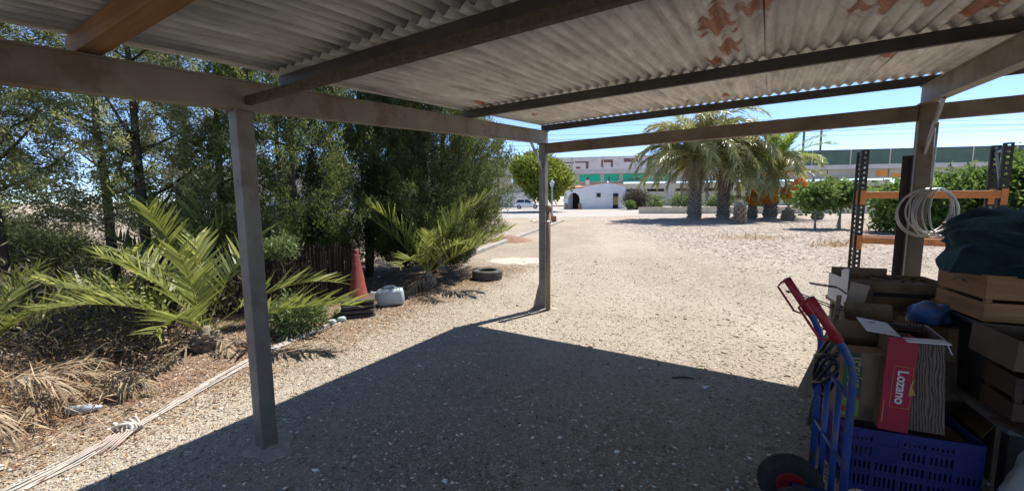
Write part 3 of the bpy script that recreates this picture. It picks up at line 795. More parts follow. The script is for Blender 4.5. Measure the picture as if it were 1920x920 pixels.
def palm_trunk(parent, rad, h, seed, scales=150, flare=1.25, name='trunk', tap=.8):
    r = random.Random(seed); mb = MB()
    mb.lathe([(rad * flare * .85, -.05), (rad * .82, h * .12), (rad * .8 * tap, h * .6), (rad * .85 * tap, h), (rad * .35, h + rad * .9), (0, h + rad)], 14)
    rows = int(max(5, h / (rad * .42)))
    for i in range(rows):
        z = h * (i + .3) / rows; per = 7
        rr = rad * (.80 if z > h * .12 else .84) * (1 - (1 - tap) * min(1, z / h))
        for j in range(per):
            a = 6.283 * (j + .5 * (i % 2)) / per + r.uniform(-.08, .08); c, s_ = math.cos(a), math.sin(a)
            o = Vector((c * rr, s_ * rr, z)); sd = Vector((-s_, c, 0)) * rad * .34; out = Vector((c, s_, 0)) * rad * r.uniform(.28, .5); up = Vector((0, 0, rad * r.uniform(.5, .7)))
            mb.add([o - sd, o + sd, o + sd * .5 + out + up, o - sd * .5 + out + up, o + up * .9 + sd * .4, o + up * .9 - sd * .4],
                   [(0, 1, 2, 3), (3, 2, 4, 5), (1, 4, 2), (0, 3, 5)])
    return mb.build(name, M['palm_bark'], parent)

F_BIG = [frond_mesh('frond', M['palm_grey'], 3.6, 64, .58, .046, 1.3, 2.1, 1, .15, .035, .45),
         frond_mesh('frond', M['palm_grey'], 3.3, 64, .58, .046, .75, 2.0, 2, .15, .035, .5),
         frond_mesh('frond', M['palm_grey'], 3.1, 60, .55, .046, .2, 1.55, 3, .1, .035, .55)]
F_UP = [frond_mesh('frond', M['palm_bright'], 3.3, 56, .5, .035, 1.35, 1.1, 4, .3, .035, .2),
        frond_mesh('frond', M['palm_bright'], 3.2, 56, .5, .035, .9, 1.5, 5, .3, .035, .3)]
F_DEAD = [frond_mesh('dead_frond', M['dry_leaf'], 2.6, 40, .35, .03, -.6, 1.0, 6, .0, .03, .8)]

def big_palm(x, y, rad, h, label, seed, sets, counts, dead=4, scale=1.0):
    t = empty('date_palm', (x, y, 0), 0, label, 'palm tree')
    palm_trunk(t, rad, h, seed)
    r = random.Random(seed); k = 0
    for meshes, cnt in zip(sets, counts):
        for i in range(cnt):
            a = 2.399963 * k + r.uniform(-.2, .2); k += 1
            sc = scale * r.uniform(.82, 1.1)
            place('frond', meshes, t, (.12 * math.cos(a), .12 * math.sin(a), h + rad * .55 + r.uniform(-.1, .25)), (r.uniform(-.3, .3), r.uniform(-.18, .18), a), (sc, sc, sc))
    for i in range(dead):
        a = r.uniform(0, 6.283); sc = r.uniform(.6, 1.0)
        place('dead_frond', F_DEAD[0], t, (.3 * math.cos(a), .3 * math.sin(a), h + .05), (0, .25, a), (sc, sc, sc))
    return t

def fruit_mesh():
    r = np.random.default_rng(5); n = 420
    d = r.normal(0, 1, (n, 3)); d /= np.linalg.norm(d, axis=1, keepdims=True); d *= (r.random((n, 1)) ** .4) * np.array([.42, .42, .5]); d[:, 2] -= .15
    base = np.array([(1, 0, 0), (0, 1, 0), (-1, 0, 0), (0, -1, 0), (0, 0, 1.4), (0, 0, -1.4)]) * .04
    tri = np.array([(0, 1, 4), (1, 2, 4), (2, 3, 4), (3, 0, 4), (1, 0, 5), (2, 1, 5), (3, 2, 5), (0, 3, 5)])
    V = (d[:, None] + base[None]).reshape(-1, 3); F = (tri[None] + (np.arange(n) * 6)[:, None, None]).reshape(-1, 3)
    return np_mesh('fruit_cluster', V, F, M['fruit'], np.repeat(r.random(n), 6))
FRUIT = fruit_mesh()

# ------------------------------------------------------------------ the far side: viaduct, house, cars, trees
va = math.atan2(-0.184, 1.0)
vd = empty('railway_viaduct', (0, 84.5, 0), va, 'long concrete railway viaduct with noise barrier and graffiti across the background', 'viaduct')
PW = 6.0
MB().box((45, 5, 6.55), (250, 10.4, 0.75)).build('deck', M['pale_concrete'], vd)
for i in range(-14, 28):
    x0 = i * PW; green = x0 > 38
    pn = MB().box((x0 + PW / 2, 0.05, 8.2), (PW - 0.12, 0.25, 2.5)).build('barrier_panel', M['green_panel' if green else 'pink_panel'], vd)
    MB().box((x0, -0.02, 8.2), (0.16, 0.3, 2.56)).build('barrier_post', M['girder'], vd)
    if green:
        MB().box((x0 + PW / 2, -0.09, 9.4), (PW - 0.12, 0.06, 0.25)).build('cap_rail', M['mast'], pn)
for i in range(-9, 18):
    x0 = i * 9.5
    MB().box((x0 + 4.7, 0.9, 5.35), (9.3, 0.5, 1.65)).build('girder_panel', M['girder'], vd)
for i in range(-6, 12):
    x0 = i * 14.0 + 3.0
    MB().box((x0, 3.4, 2.2), (1.6, 3.2, 4.7)).build('pier', M['pale_concrete'], vd)
MB().box((-30, 2.0, 3.2), (104, 0.5, 2.7)).build('abutment_wall', M['girder'], vd)
# graffiti: blocks of spray paint on the girders and the barrier
for (x0, x1, z0, z1, mt, y) in ((13.5, 17.5, 4.75, 6.1, 'graffiti_green', .62), (18.2, 21.0, 4.75, 6.1, 'graffiti_green', .62), (21.8, 27.0, 4.75, 6.1, 'graffiti_green', .62), (27.8, 30.5, 4.75, 6.1, 'graffiti_green', .62),
                               (14.8, 15.3, 4.9, 5.6, 'graffiti_brown', .6), (19.0, 19.3, 4.8, 5.7, 'graffiti_brown', .6), (22.6, 25.0, 4.95, 5.15, 'graffiti_brown', .6), (24.2, 24.6, 5.1, 5.5, 'graffiti_brown', .6),
                               (9.2, 12.4, 8.3, 8.55, 'graffiti_brown', -.09), (9.2, 9.5, 8.0, 8.3, 'graffiti_brown', -.09), (12.6, 15.2, 8.35, 8.6, 'graffiti_brown', -.09), (14.7, 15.2, 7.2, 8.35, 'graffiti_brown', -.09), (12.8, 13.6, 7.2, 7.6, 'graffiti_brown', -.09),
                               (17.6, 19.8, 8.3, 8.8, 'graffiti_brown', -.09), (17.6, 18.0, 7.4, 8.3, 'graffiti_brown', -.09), (19.4, 19.8, 7.4, 8.3, 'graffiti_brown', -.09), (21.8, 24.4, 8.3, 8.95, 'graffiti_brown', -.09),
                               (-8.5, -6.2, 7.6, 8.8, 'graffiti_brown', -.09), (64.5, 66.3, 4.9, 5.9, 'graffiti_orange', .62), (66.8, 69.5, 4.7, 5.4, 'graffiti_orange', .62)):
    MB().box(((x0 + x1) / 2, y, (z0 + z1) / 2), (x1 - x0, 0.03, z1 - z0)).build('graffiti_patch', M[mt], vd)
for i in range(9):
    lw = MB().box((22.5 + i * 5.0, -1.6, 2.1), (4.6, .3, 4.2)).build('lower_wall', M['beige_wall'], vd)
    MB().box((22.5 + i * 5.0, -1.77, 2.9), (3.0, .05, .5)).build('slot_opening', M['dark'], lw)
    MB().box((25.0 + i * 5.0, -1.65, 2.15), (.5, .5, 4.3)).build('wall_pilaster', M['pale_concrete'], vd)
# catenary masts and wires on the deck
for i, (x0, lab) in enumerate(((53.4, 'left of the two catenary masts above the green barrier'), (58.6, 'right of the two catenary masts above the green barrier'))):
    c, s_ = math.cos(va), math.sin(va); yy = 2.0 + 5 * i
    t = empty('catenary_mast', (x0 * c - yy * s_, 84.5 + x0 * s_ + yy * c, 6.92), va, lab, 'mast', 'catenary masts')
    MB().box((0, 0, 4.2), (.28, .28, 8.4)).build('mast', M['mast'], t)
    MB().beam((0, 0, 6.6), (2.6, 0, 7.4), .08, .08).build('arm', M['mast'], t)
    MB().beam((0, 0, 7.8), (2.6, 0, 7.4), .05, .05).build('stay', M['mast'], t)
for i, (zz, yy) in enumerate(((12.2, 2.0), (13.1, 2.0), (13.6, 6.5), (14.6, 6.5), (15.6, 3.0))):
    c, s_ = math.cos(va), math.sin(va)
    pts = []
    for k in range(-8, 16):
        xx = k * 9.0; sag = .35 * ((k % 4) - 2) ** 2 / 4
        pts.append((xx * c - yy * s_, 84.5 + xx * s_ + yy * c, zz + (sag if i % 2 else 0)))
    o = MB().tube(pts, 0.032, 4).build('overhead_wire', M['wire'])
    tag(o, ['lowest overhead wire above the viaduct', 'second lowest overhead wire above the viaduct', 'middle overhead wire above the viaduct', 'second highest overhead wire above the viaduct', 'highest overhead wire above the viaduct'][i], 'wire', 'overhead wires')

# white house
hs = empty('white_house', (9.9, 59, 0), 0, 'small whitewashed house with arched porch and curved roofline', 'house')
prof = [(0, 0), (6.2, 0), (6.2, 3.0), (5.4, 3.32), (4.6, 3.5), (3.8, 3.58), (3.0, 3.55), (1.8, 3.4), (0.7, 3.2), (0, 3.0)]
MB().prism(prof, (0, 0, 0), (1, 0, 0), (0, 0, 1), (0, 1, 0), 8.0).build('wall', M['white_paint'], hs)
top = prof[2:]
mb = MB()
for (a, b_) in zip(top[:-1], top[1:]):
    mb.beam(((a[0] + b_[0]) / 2, 0.25, (a[1] + b_[1]) / 2 + .05), ((a[0] + b_[0]) / 2, 8.2, (a[1] + b_[1]) / 2 + .05), math.hypot(a[0] - b_[0], a[1] - b_[1]) + .02, .09, Vector((-(a[1] - b_[1]), 0, a[0] - b_[0])))
rf = mb.build('roof', M['tile'], hs)
MB().box((1.4, 3.5, 3.75), (.5, .5, .9)).build('chimney', M['white_paint'], rf)
vt = MB().box((2.35, -.03, 1.95), (.62, .08, .62)).build('window', M['grey_door'], hs)
MB().box((2.35, -.08, 1.95), (.42, .03, .42)).build('grille', M['dark'], vt)
dr = MB().box((4.75, -.02, 1.1), (.75, .10, 2.2)).build('door', M['yellow_cloth'], hs)
MB().box((4.75, -.06, 1.95), (.7, .06, .45)).build('upper_pane', M['glass'], dr)
MB().box((4.75, -.06, .3), (.7, .06, .55)).build('lower_panel', M['dark'], dr)
MB().box((4.75, -.12, .05), (1.3, .4, .1)).build('step', M['concrete'], hs)
# porch wall with an arch, turned towards the left
pa = R(148)
pd = Vector((math.cos(R(158)), math.sin(R(158)), 0)); pn = Vector((-pd.y, pd.x, 0)) * -1
def arch_wall(mb, W, H, ax, aw, spring):
    k = 12; po = [(W, 0), (W, H), (0, H), (0, 0), (ax - aw, 0), (ax - aw, spring)]
    for i in range(1, k): a = math.pi - math.pi * i / k; po.append((ax + aw * math.cos(a), spring + aw * 1.15 * math.sin(a)))
    po += [(ax + aw, spring), (ax + aw, 0)]
    return po
po = arch_wall(None, 2.5, 2.95, 1.15, .85, 1.35)
MB().prism(po, (0, 0, 0), pd, (0, 0, 1), Vector((0, 0, 0)) + Vector((math.sin(R(158)), -math.cos(R(158)), 0)), .35).build('porch_wall', M['white_paint'], hs)
e = pd * 2.5
MB().beam(Vector((e.x, e.y, 1.45)), Vector((e.x + 2.6, e.y + 2.9, 1.45)), .25, 2.9).build('side_wall', M['white_paint'], hs)
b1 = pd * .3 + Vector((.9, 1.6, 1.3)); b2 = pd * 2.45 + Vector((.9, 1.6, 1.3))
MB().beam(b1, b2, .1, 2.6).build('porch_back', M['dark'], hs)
MB().add([tuple(Vector((.25, -.2, 3.0))), tuple(pd * 2.8 + Vector((-.1, -.25, 2.85))), tuple(pd * 2.8 + Vector((2.6, 2.9, 3.3))), tuple(Vector((.25, 3.2, 3.35))),
          tuple(Vector((.25, -.2, 3.12))), tuple(pd * 2.8 + Vector((-.1, -.25, 2.97))), tuple(pd * 2.8 + Vector((2.6, 2.9, 3.42))), tuple(Vector((.25, 3.2, 3.47)))],
         [(3, 2, 1, 0), (4, 5, 6, 7), (0, 1, 5, 4), (1, 2, 6, 5), (2, 3, 7, 6), (3, 0, 4, 7)]).build('porch_roof', M['tile'], hs)
for q in (.2, 2.15):
    c = pd * q
    MB().box((c.x - .12, c.y - .14, .4), (.42, .42, .8)).build('pillar_base', M['tile'], hs)

# cars
def car(x, y, rz, paint, label, cabin=M['glass']):
    t = empty('parked_car', (x, y, 0), rz, label, 'car')
    # side profile stations: x, z low, z belt/hood, half width
    L_ = [(-1.95, .42, .62, .62), (-1.9, .3, .86, .74), (-1.6, .24, .98, .81), (-.9, .2, 1.0, .84), (0, .2, .98, .85), (.75, .2, .96, .84), (1.05, .22, .92, .83), (1.6, .26, .80, .78), (1.9, .3, .66, .68), (1.97, .38, .55, .58)]
    V = []; F = []
    for (x_, zl, zh, hw_) in L_:
        V += [(x_, -hw_ * .94, zl), (x_, -hw_, (zl + zh) * .5), (x_, -hw_ * .93, zh), (x_, hw_ * .93, zh), (x_, hw_, (zl + zh) * .5), (x_, hw_ * .94, zl)]
    for i in range(len(L_) - 1):
        for j in range(6): F.append((i * 6 + j, i * 6 + (j + 1) % 6, i * 6 + 6 + (j + 1) % 6, i * 6 + 6 + j))
    F += [(5, 4, 3, 2, 1, 0), tuple(len(L_) * 6 - 6 + j for j in range(6))]
    bd = MB().add(V, F).build('body', paint, t, smooth=True)
    G = [(-1.78, .97, .97, .72), (-1.45, .97, 1.40, .66), (-.7, .98, 1.48, .66), (.1, .97, 1.45, .66), (1.02, .92, .93, .74)]
    V = []; F = []
    for (x_, zl, zh, hw_) in G:
        V += [(x_, -.76, zl - .03), (x_, -hw_ * .9, zh), (x_, hw_ * .9, zh), (x_, .76, zl - .03)]
    for i in range(len(G) - 1):
        for j in range(4): F.append((i * 4 + j, i * 4 + (j + 1) % 4, i * 4 + 4 + (j + 1) % 4, i * 4 + 4 + j))
    F += [(3, 2, 1, 0), tuple(len(G) * 4 - 4 + j for j in range(4))]
    MB().add(V, F).build('windows', cabin, t)
    mb = MB(); mb.box((-.62, 0, 1.47), (1.7, 1.2, .05), (0, R(1.5), 0))
    for s_ in (-1, 1):
        mb.beam((-1.75, s_ * .745, .98), (-1.42, s_ * .62, 1.42), .09, .06); mb.beam((1.02, s_ * .745, .93), (.12, s_ * .62, 1.45), .07, .05)
        mb.beam((-.35, s_ * .765, .96), (-.4, s_ * .62, 1.47), .08, .04); mb.beam((-1.42, s_ * .63, 1.44), (.14, s_ * .63, 1.46), .05, .06)
    mb.build('roof', paint, t)
    for x_ in (-1.22, 1.25):
        for s_ in (-1, 1):
            m3 = Matrix.Rotation(R(90), 3, 'X')
            w = MB().lathe([(.16, -.09), (.29, -.1), (.315, -.06), (.315, .06), (.29, .1), (.16, .09)], 22, (x_, s_ * .77, .315), m3).build('wheel', M['rubber'], t, smooth=True)
            MB().lathe([(0, -.075), (.18, -.085), (.2, -.1), (.2, .1), (.18, .085), (0, .075)], 14, (x_, s_ * .77, .315), m3).build('rim', M['rim'], w)
    for s_ in (-1, 1):
        MB().box((1.86, s_ * .52, .68), (.16, .26, .12)).build('headlight', M['glass_blue'], t)
        MB().box((-1.9, s_ * .58, .82), (.06, .18, .22)).build('tail_light', M['brick'], t)
        MB().box((.82, s_ * .9, .98), (.12, .14, .1)).build('mirror', paint, t)
    return t
car(2.4, 64, R(-6), M['car_white'], 'white hatchback parked under the round tree')
car(-7.4, 14.2, R(18), M['car_grey'], 'blue-grey car parked behind the hedge', M['glass_blue'])

# boundary wall behind the car
fw = empty('boundary_wall', (0, 0, 0), label='grey boundary wall behind the white car', cat='wall')
for i in range(9):
    MB().box((-52 + i * 6.6, 73 - .0 * i, 1.3), (6.5, .25, 2.6)).build('wall_panel', M['pale_concrete'], fw)

bush('round_tree', 3.6, 50, 4.0, 4.2, 2.75, 900, 26, .42, .2, 'ficus', 'round-crowned yellow-green tree behind the front post', 'tree', 21, .34, .25, z_tr=4.6)
bush('dark_bush', 16.7, 56, 1.75, 1.35, 1.5, 260, 30, .25, .06, 'purple_bush', 'dark purplish bush beside the white house', 'bush', 22, .22, .08)
bush('yellow_shrub', 15.3, 54, .6, .55, .55, 60, 24, .2, .08, 'fig', 'small green shrub by the door of the white house', 'bush', 23, .12, .04)
# Norfolk pine far left
t = empty('norfolk_pine', (-2.4, 76, 0), 0, 'slender tree with bare tiered branches beside the cypress edge', 'tree')
tree_limbs(t, M['bark'], .22, 12.2, 0, 3)
C = []; D = []
for i in range(9):
    z = 5.5 + i * .8
    for j in range(6):
        a = j * 1.047 + i * .5; ln = 2.0 * (1 - i / 11)
        for q in np.linspace(.25, 1, 5): C.append((math.cos(a) * ln * q, math.sin(a) * ln * q, z + .35 * q * q)); D.append((math.cos(a), math.sin(a), .5))
place('crown', crown_mesh('crown', M['cypress'], np.array(C), np.array(D), 10, .1, .4, .1, 9), t)

# lamp post
t = empty('lamp_post', (2.72, 28.2, 0), 0, 'grey garden lamp post on a red brick base', 'street lamp')
MB().box((0, 0, .2), (.55, .55, .4)).build('base', M['brick'], t, bevel=.02)
MB().lathe([(.09, .4), (.09, .55), (.06, .6), (.055, 2.3), (.05, 2.32), (0, 2.32)], 12).build('pole', M['lantern'], t, smooth=True)
ln_ = MB().lathe([(.06, 2.32), (.09, 2.36), (.16, 2.62), (.0, 2.62)], 6).build('lantern', M['can'], t)
MB().lathe([(.19, 2.62), (.1, 2.74), (.03, 2.8), (0, 2.86)], 6).build('cap', M['lantern'], ln_)

# soil mound with a thin stake
mb = MB(); k = 20
V = [(0, 0, .34)] + [((.55 + .06 * math.sin(i * 2.3)) * math.cos(6.283 * i / k), (.5 + .05 * math.sin(i * 3.1)) * math.sin(6.283 * i / k), .2) for i in range(k)] + [((1.0 + .1 * math.sin(i * 1.7)) * math.cos(6.283 * i / k), (.9 + .1 * math.sin(i * 2.9)) * math.sin(6.283 * i / k), -.01) for i in range(k)]
F = [(0, 1 + i, 1 + (i + 1) % k) for i in range(k)] + [(1 + i, 1 + k + i, 1 + k + (i + 1) % k, 1 + (i + 1) % k) for i in range(k)]
o = mb.add(V, F).build('soil_mound', pmat('red_soil', (0.27, 0.155, 0.10), (0.20, 0.125, 0.085), .95, 0, 6, bump=.6), smooth=True)
o.location = (-.05, 15.6, 0); o.scale = (.8, .8, .7); tag(o, 'mound of red soil in the planted strip', 'mound')
o = MB().tube([(0, 0, -.02), (0.01, 0, 1.9)], .025, 6).build('stake', M['dark_iron']); o.location = (-1.0, 20, 0); tag(o, 'thin dark stake standing beyond the cypress', 'stake')

# the palms in the field
big_palm(12.7, 29, .43, 3.85, 'leftmost tall date palm with drooping grey-green crown', 31, [F_BIG[0], F_BIG[1], F_BIG[2]], [24, 20, 13], 10, 1.45)
big_palm(15.2, 30, .41, 3.5, 'second tall date palm, leaning crown beside the leftmost one', 32, [F_BIG[0], F_BIG[1], F_BIG[2]], [18, 18, 12], 8, 1.35)
pe = big_palm(18.6, 30, .44, 2.9, 'date palm with orange fruit bunches and bright upright fronds', 33, [F_UP[0], F_UP[1], F_BIG[1], F_BIG[2]], [18, 10, 9, 7], 3, 1.25)
for i, (a, rr, z) in enumerate(((-2.6, 1.15, 1.95), (-2.2, .95, 1.75), (-1.0, 1.1, 1.9), (-.55, 1.35, 1.85), (.0, 2.0, 2.5), (-2.8, 1.75, 1.85), (-.7, 1.2, 2.2))):
    f_ = place('fruit_cluster', FRUIT, pe, (rr * math.cos(a), rr * math.sin(a), z), (0, 0, i), (1.15, 1.15, 1.15)); f_['kind'] = 'stuff'
    MB().tube([(.2 * math.cos(a), .2 * math.sin(a), 3.0), (rr * .6 * math.cos(a), rr * .6 * math.sin(a), 3.25), (rr * math.cos(a), rr * math.sin(a), z)], .03, 5).build('fruit_stalk', M['fruit'], pe)
def small_palm(x, y, rad, h, label, seed, meshes, cnt, sc):
    t = empty('young_palm', (x, y, 0), 0, label, 'palm tree'); palm_trunk(t, rad, h, seed, flare=1.0, tap=.75)
    r = random.Random(seed)
    for i in range(cnt):
        s_ = sc * r.uniform(.8, 1.1)
        place('frond', meshes[i % len(meshes)], t, (0, 0, h + rad * .5), (0, r.uniform(-.2, .1), 2.4 * i), (s_, s_, s_))
    return t
small_palm(13.35, 24.4, .36, .98, 'pineapple-shaped palm stump in front of the palm group', 34, [F_DEAD[0]], 0, .4)
pd_ = small_palm(17.3, 30, .34, .9, 'short palm between the tall palms with orange fruit at its crown', 35, [F_UP[0], F_BIG[1]], 12, .6)
for q in ((-.2, -.5, 1.6), (.55, -.4, 1.75)): place('fruit_cluster', FRUIT, pd_, q, (0, 0, q[0]), (1.05, 1.05, 1.05))['kind'] = 'stuff'
small_palm(18.1, 27.3, .38, .55, 'squat palm stump with thin fronds right of the fruiting palm', 36, [F_UP[0], F_BIG[0]], 5, .45)
small_palm(20.7, 28.2, .34, .35, 'small low palm with yellow-green fronds below the leafy sapling', 37, [F_UP[0], F_UP[1]], 10, .35)

# leafy saplings and the fig hedge to the right
bush('leafy_sapling', 14.75, 20.2, .98, 1.55, .72, 120, 22, .19, .12, 'fig', 'bushy green sapling left of the staked one', 'tree', 41, .16, .05, bark='bark_pale')
bush('staked_sapling', 16.0, 20.3, .78, 1.7, .68, 95, 22, .19, .12, 'fig', 'round green sapling on a pale trunk with a support stake', 'tree', 42, .15, .07, bark='bark_pale')
bush('fig_bush', 16.9, 17.6, 1.6, 1.0, 1.3, 330, 26, .18, .12, 'fig', 'low fig bush seen between the left rack upright and the right post', 'bush', 43, .17, .06)
bush('fig_bush', 18.9, 17.0, 1.9, 1.2, 1.6, 400, 26, .18, .12, 'fig', 'fig bush seen through the hanging hoops', 'bush', 44, .17, .06)
bush('fig_bush', 20.2, 15.8, 2.1, 1.6, 2.0, 480, 26, .19, .12, 'fig', 'tall fig bush behind the orange beam right of the hoops', 'bush', 45, .18, .06)
bush('fig_bush', 20.6, 14.4, 2.3, 1.9, 2.3, 560, 26, .19, .12, 'fig', 'tallest fig bush behind the right rack uprights', 'bush', 46, .18, .06)
bush('fig_bush', 18.6, 13.0, 1.9, 1.6, 2.0, 420, 26, .19, .12, 'fig', 'fig bush at the right edge of the view', 'bush', 47, .18, .06)
o = MB().tube([(0, 0, -.02), (.35, .1, 1.2)], .015, 5).build('support_stake', M['grey_wood']); o.location = (15.6, 20.0, 0); tag(o, 'thin stake slanting to the staked sapling', 'stake')
# yellow scrub under the viaduct
for i, (x, y, r0) in enumerate(((22, 66, 1.3), (26.5, 64, 1.6), (31, 62, 1.5), (36, 60, 1.7), (42, 58, 1.5), (47, 56, 1.8))):
    bush('scrub_bush', x, y, r0 * 1.6, r0 * .6, r0 * .75, 130, 20, .4, .12, 'shrub', ['leftmost', 'second', 'third', 'fourth', 'fifth', 'rightmost'][i] + ' of the yellow-green scrub bushes under the viaduct', 'bush', 50 + i, .3, .06, 'scrub under the viaduct')

# ------------------------------------------------------------------ the hedge on the left
lab = ['big dense dark cypress nearest the front post', 'dense cypress left of the biggest one', 'dark cypress behind the traffic cones', 'dense cypress at the back of the clump']
for i, (x, y, rad, z0, z1, n_, st) in enumerate(((-1.75, 9.0, 1.42, .12, 5.6, 3500, 3), (-3.0, 8.6, 1.3, .3, 5.2, 1400, 2), (-3.75, 6.9, 1.1, .6, 5.0, 1150, 2), (-2.2, 10.6, 1.3, .4, 5.6, 800, 1))):
    cypress(x, y, rad, z0, z1, n_, lab[i], 60 + i, trunk_r=.075, stems=st, group='dense cypresses')
lab = ['loose feathery cypress right of the near post', 'loose feathery cypress just left of the near post', 'loose tall cypress behind the young palm', 'thin cypress with bare lower trunk left of the palm', 'shaggy cypress at the left edge of the view', 'dark shaggy cypress near the left edge', 'back-row cypress between the loose ones', 'back-row cypress behind the left edge']
for i, (x, y, rad, z0, z1, n_) in enumerate(((-4.7, 6.8, 1.05, .95, 5.5, 490), (-5.3, 6.0, 1.05, 1.25, 5.6, 390), (-6.3, 6.5, 1.2, 1.1, 6.0, 460), (-6.3, 5.1, 1.05, 1.2, 5.4, 380), (-6.9, 4.6, 1.2, .9, 5.3, 490), (-8.3, 5.6, 1.4, .7, 5.8, 570), (-6.6, 8.6, 1.3, .6, 6.2, 490), (-10.4, 7.0, 1.6, .4, 6.2, 540))):
    cypress(x, y, rad, z0, z1, n_, lab[i], 80 + i, 'loose_cypress', True, .055, .014, 100, .075, 'loose cypresses')

# shrubs in the dimness behind the hedge
for i, (x, y, r0) in enumerate(((-13.4, 9.6, 1.3), (-9.9, 8.2, 1.15), (-8.0, 7.2, .95), (-6.9, 9.6, 1.1), (-5.5, 7.7, .95), (-4.6, 9.6, 1.1))):
    bush('hedge_shrub', x, y, r0 * 1.15, r0 * .55, r0 * .75, 300, 60, .07, .018, 'cypress', ['leftmost', 'second', 'third', 'fourth', 'fifth', 'rightmost'][i] + ' of the low shrubs seen through the hedge trunks', 'bush', 120 + i, .13, .05, 'shrubs behind the hedge')

# brush fence
fx0, fy0, fx1, fy1 = -4.75, 5.35, -2.55, 6.65
t = empty('brush_fence', (fx0, fy0, 0), math.atan2(fy1 - fy0, fx1 - fx0), 'dark brushwood fence under the hedge', 'fence')
ln_ = math.hypot(fx1 - fx0, fy1 - fy0); r = random.Random(4); V = []; F = []; T = []
for i in range(520):
    x = r.uniform(0, ln_); y = r.uniform(-.03, .03); h = r.uniform(.75, .95); w = r.uniform(.005, .012); dx = r.uniform(-.04, .04); b = len(V); tt = r.random()
    for z, ox in ((0, 0), (h, dx)):
        V += [(x + ox - w, y - w, z), (x + ox + w, y - w, z), (x + ox, y + w, z)]
    T += [tt] * 6; F += [(b, b + 1, b + 4, b + 3), (b + 1, b + 2, b + 5, b + 4), (b + 2, b, b + 3, b + 5)]
o = place('reeds', np_mesh('reeds', np.array(V), np.array(F), M['reed'], np.array(T)), t); o['kind'] = 'stuff'
for z in (.3, .7): MB().beam((0, 0.045, z), (ln_, 0.045, z), .02, .03).build('rail', M['dark_iron'], t)

# near young palms
NF = [frond_mesh('frond', M['palm_leaf'], 1.75, 26, .42, .038, .75, 1.0, 11, .45, .014, .12, 1.0, .22),
      frond_mesh('frond', M['palm_leaf'], 1.6, 24, .40, .038, 1.15, .7, 12, .45, .014, .10, 1.0, .22),
      frond_mesh('frond', M['palm_leaf'], 1.65, 28, .36, .036, .35, .45, 13, .55, .014, .15, .9, .30)]
ND = [frond_mesh('dry_frond', M['dry_leaf'], 1.3, 26, .34, .022, .1, .6, 14, .1, .012, .5, .7, .25),
      frond_mesh('dry_frond', M['dry_leaf'], 1.1, 22, .30, .022, .45, 1.6, 15, -.1, .012, .7, .6, .25)]
def near_palm(x, y, h, rad, label, fr, dry, sc=1.0):
    t = empty('young_date_palm', (x, y, 0), 0, label, 'palm tree'); palm_trunk(t, rad, h, int(x * 10), flare=1.1)
    for k, az, tilt, s_ in fr: place('frond', NF[k], t, (0, 0, h + .05), (0, -tilt, R(az)), (s_ * sc, s_ * sc, s_ * sc))
    for k, az, tilt, s_ in dry: place('dry_frond', ND[k], t, (.03, 0, h - .02), (0, -tilt, R(az)), (s_, s_, s_))
    return t
near_palm(-3.32, 4.36, .14, .13, 'young date palm left of the near carport post',
          [(2, 3, -.02, 1.0), (2, 172, .12, 1.0), (1, 70, .0, .8), (1, -70, .10, .72), (0, 140, -.1, 1.0), (1, 185, -.15, .8), (0, 30, -.1, .85), (2, 205, .3, .85), (1, 125, -.1, .85), (0, 160, .1, 1.0), (0, 230, .0, .75), (0, 290, -.1, .65)],
          [(0, 180, -.1, 1.1), (0, 195, -.2, 1.2), (1, 210, -.3, .8), (0, 160, -.05, 1.2), (1, -30, -.3, .6), (1, 250, -.4, .7), (0, 30, -.25, .6), (0, 230, -.25, .9)])
near_palm(-4.35, 5.5, .35, .14, 'young palm behind, with dark upright fronds', [(1, 20, .1, .9), (1, 150, .05, .95), (0, 80, .1, .9), (1, 205, .2, .9), (1, 280, .1, .85), (2, 180, .45, .8), (1, 95, .2, 1.1)], [(1, 180, -.2, .8), (1, 300, -.2, .7)])
near_palm(-4.95, 3.75, .15, .12, 'young palm with dark fronds at the left edge', [(2, 40, .25, .7), (0, 70, .05, .6), (1, 10, .1, .6), (0, 120, .1, .7), (1, 200, .05, .7), (2, -20, .3, .55)], [(1, 0, -.3, .6)])
near_palm(-1.5, 7.35, .22, .13, 'young palm with yellowing fronds in front of the dense cypress', [(2, -12, .25, .9), (2, 195, .6, .95), (1, 130, .15, 1.0), (0, -40, .15, .7), (1, 205, .0, 1.0), (1, -80, -.1, .7), (1, 15, .0, 1.1), (1, 50, .1, 1.0), (2, 5, .3, 1.0), (0, 260, -.1, .7), (1, 330, .05, .95)], [(1, 240, -.3, .6), (0, 200, -.3, .6)])

# heap of dry fronds at the bottom left, each lying frond a thing
heap = [(-3.75, 2.95, 30, 0, .55, 1), (-3.75, 2.75, -25, .05, .55, 1), (-3.9, 2.95, 0, .14, .6, 1), (-3.85, 3.1, 60, .1, .55, 1), (-3.7, 3.15, -50, 0, .5, 1), (-3.4, 3.25, 10, 0, .42, 1), (-3.5, 3.4, -25, .03, .45, 1), (-4.1, 2.8, -30, .1, .6, 0), (-4.25, 3.1, 15, .1, .7, 0), (-3.5, 3.85, 165, .05, .8, 0)]
hl = ['dry palm frond at the front of the heap, pointing to the post', 'dry palm frond sagging to the left of the front one', 'topmost bleached dry frond of the heap', 'dry palm frond at the back of the heap', 'short dry frond curling on the inner side of the heap', 'small bleached frond curling over by itself right of the heap', 'second small bleached frond right of the heap', 'dry brown frond at the left edge of the view', 'brown frond sticking out behind the heap', 'flat brown frond lying below the young palm']
for i, (x, y, az, z, s_, k) in enumerate(heap):
    o = place('dry_palm_frond', ND[k], None, (x, y, .06 + z), (.1 * math.sin(i), -.12, R(az)), (s_, s_, s_)); tag(o, hl[i], 'dry frond', 'heap of dry palm fronds')
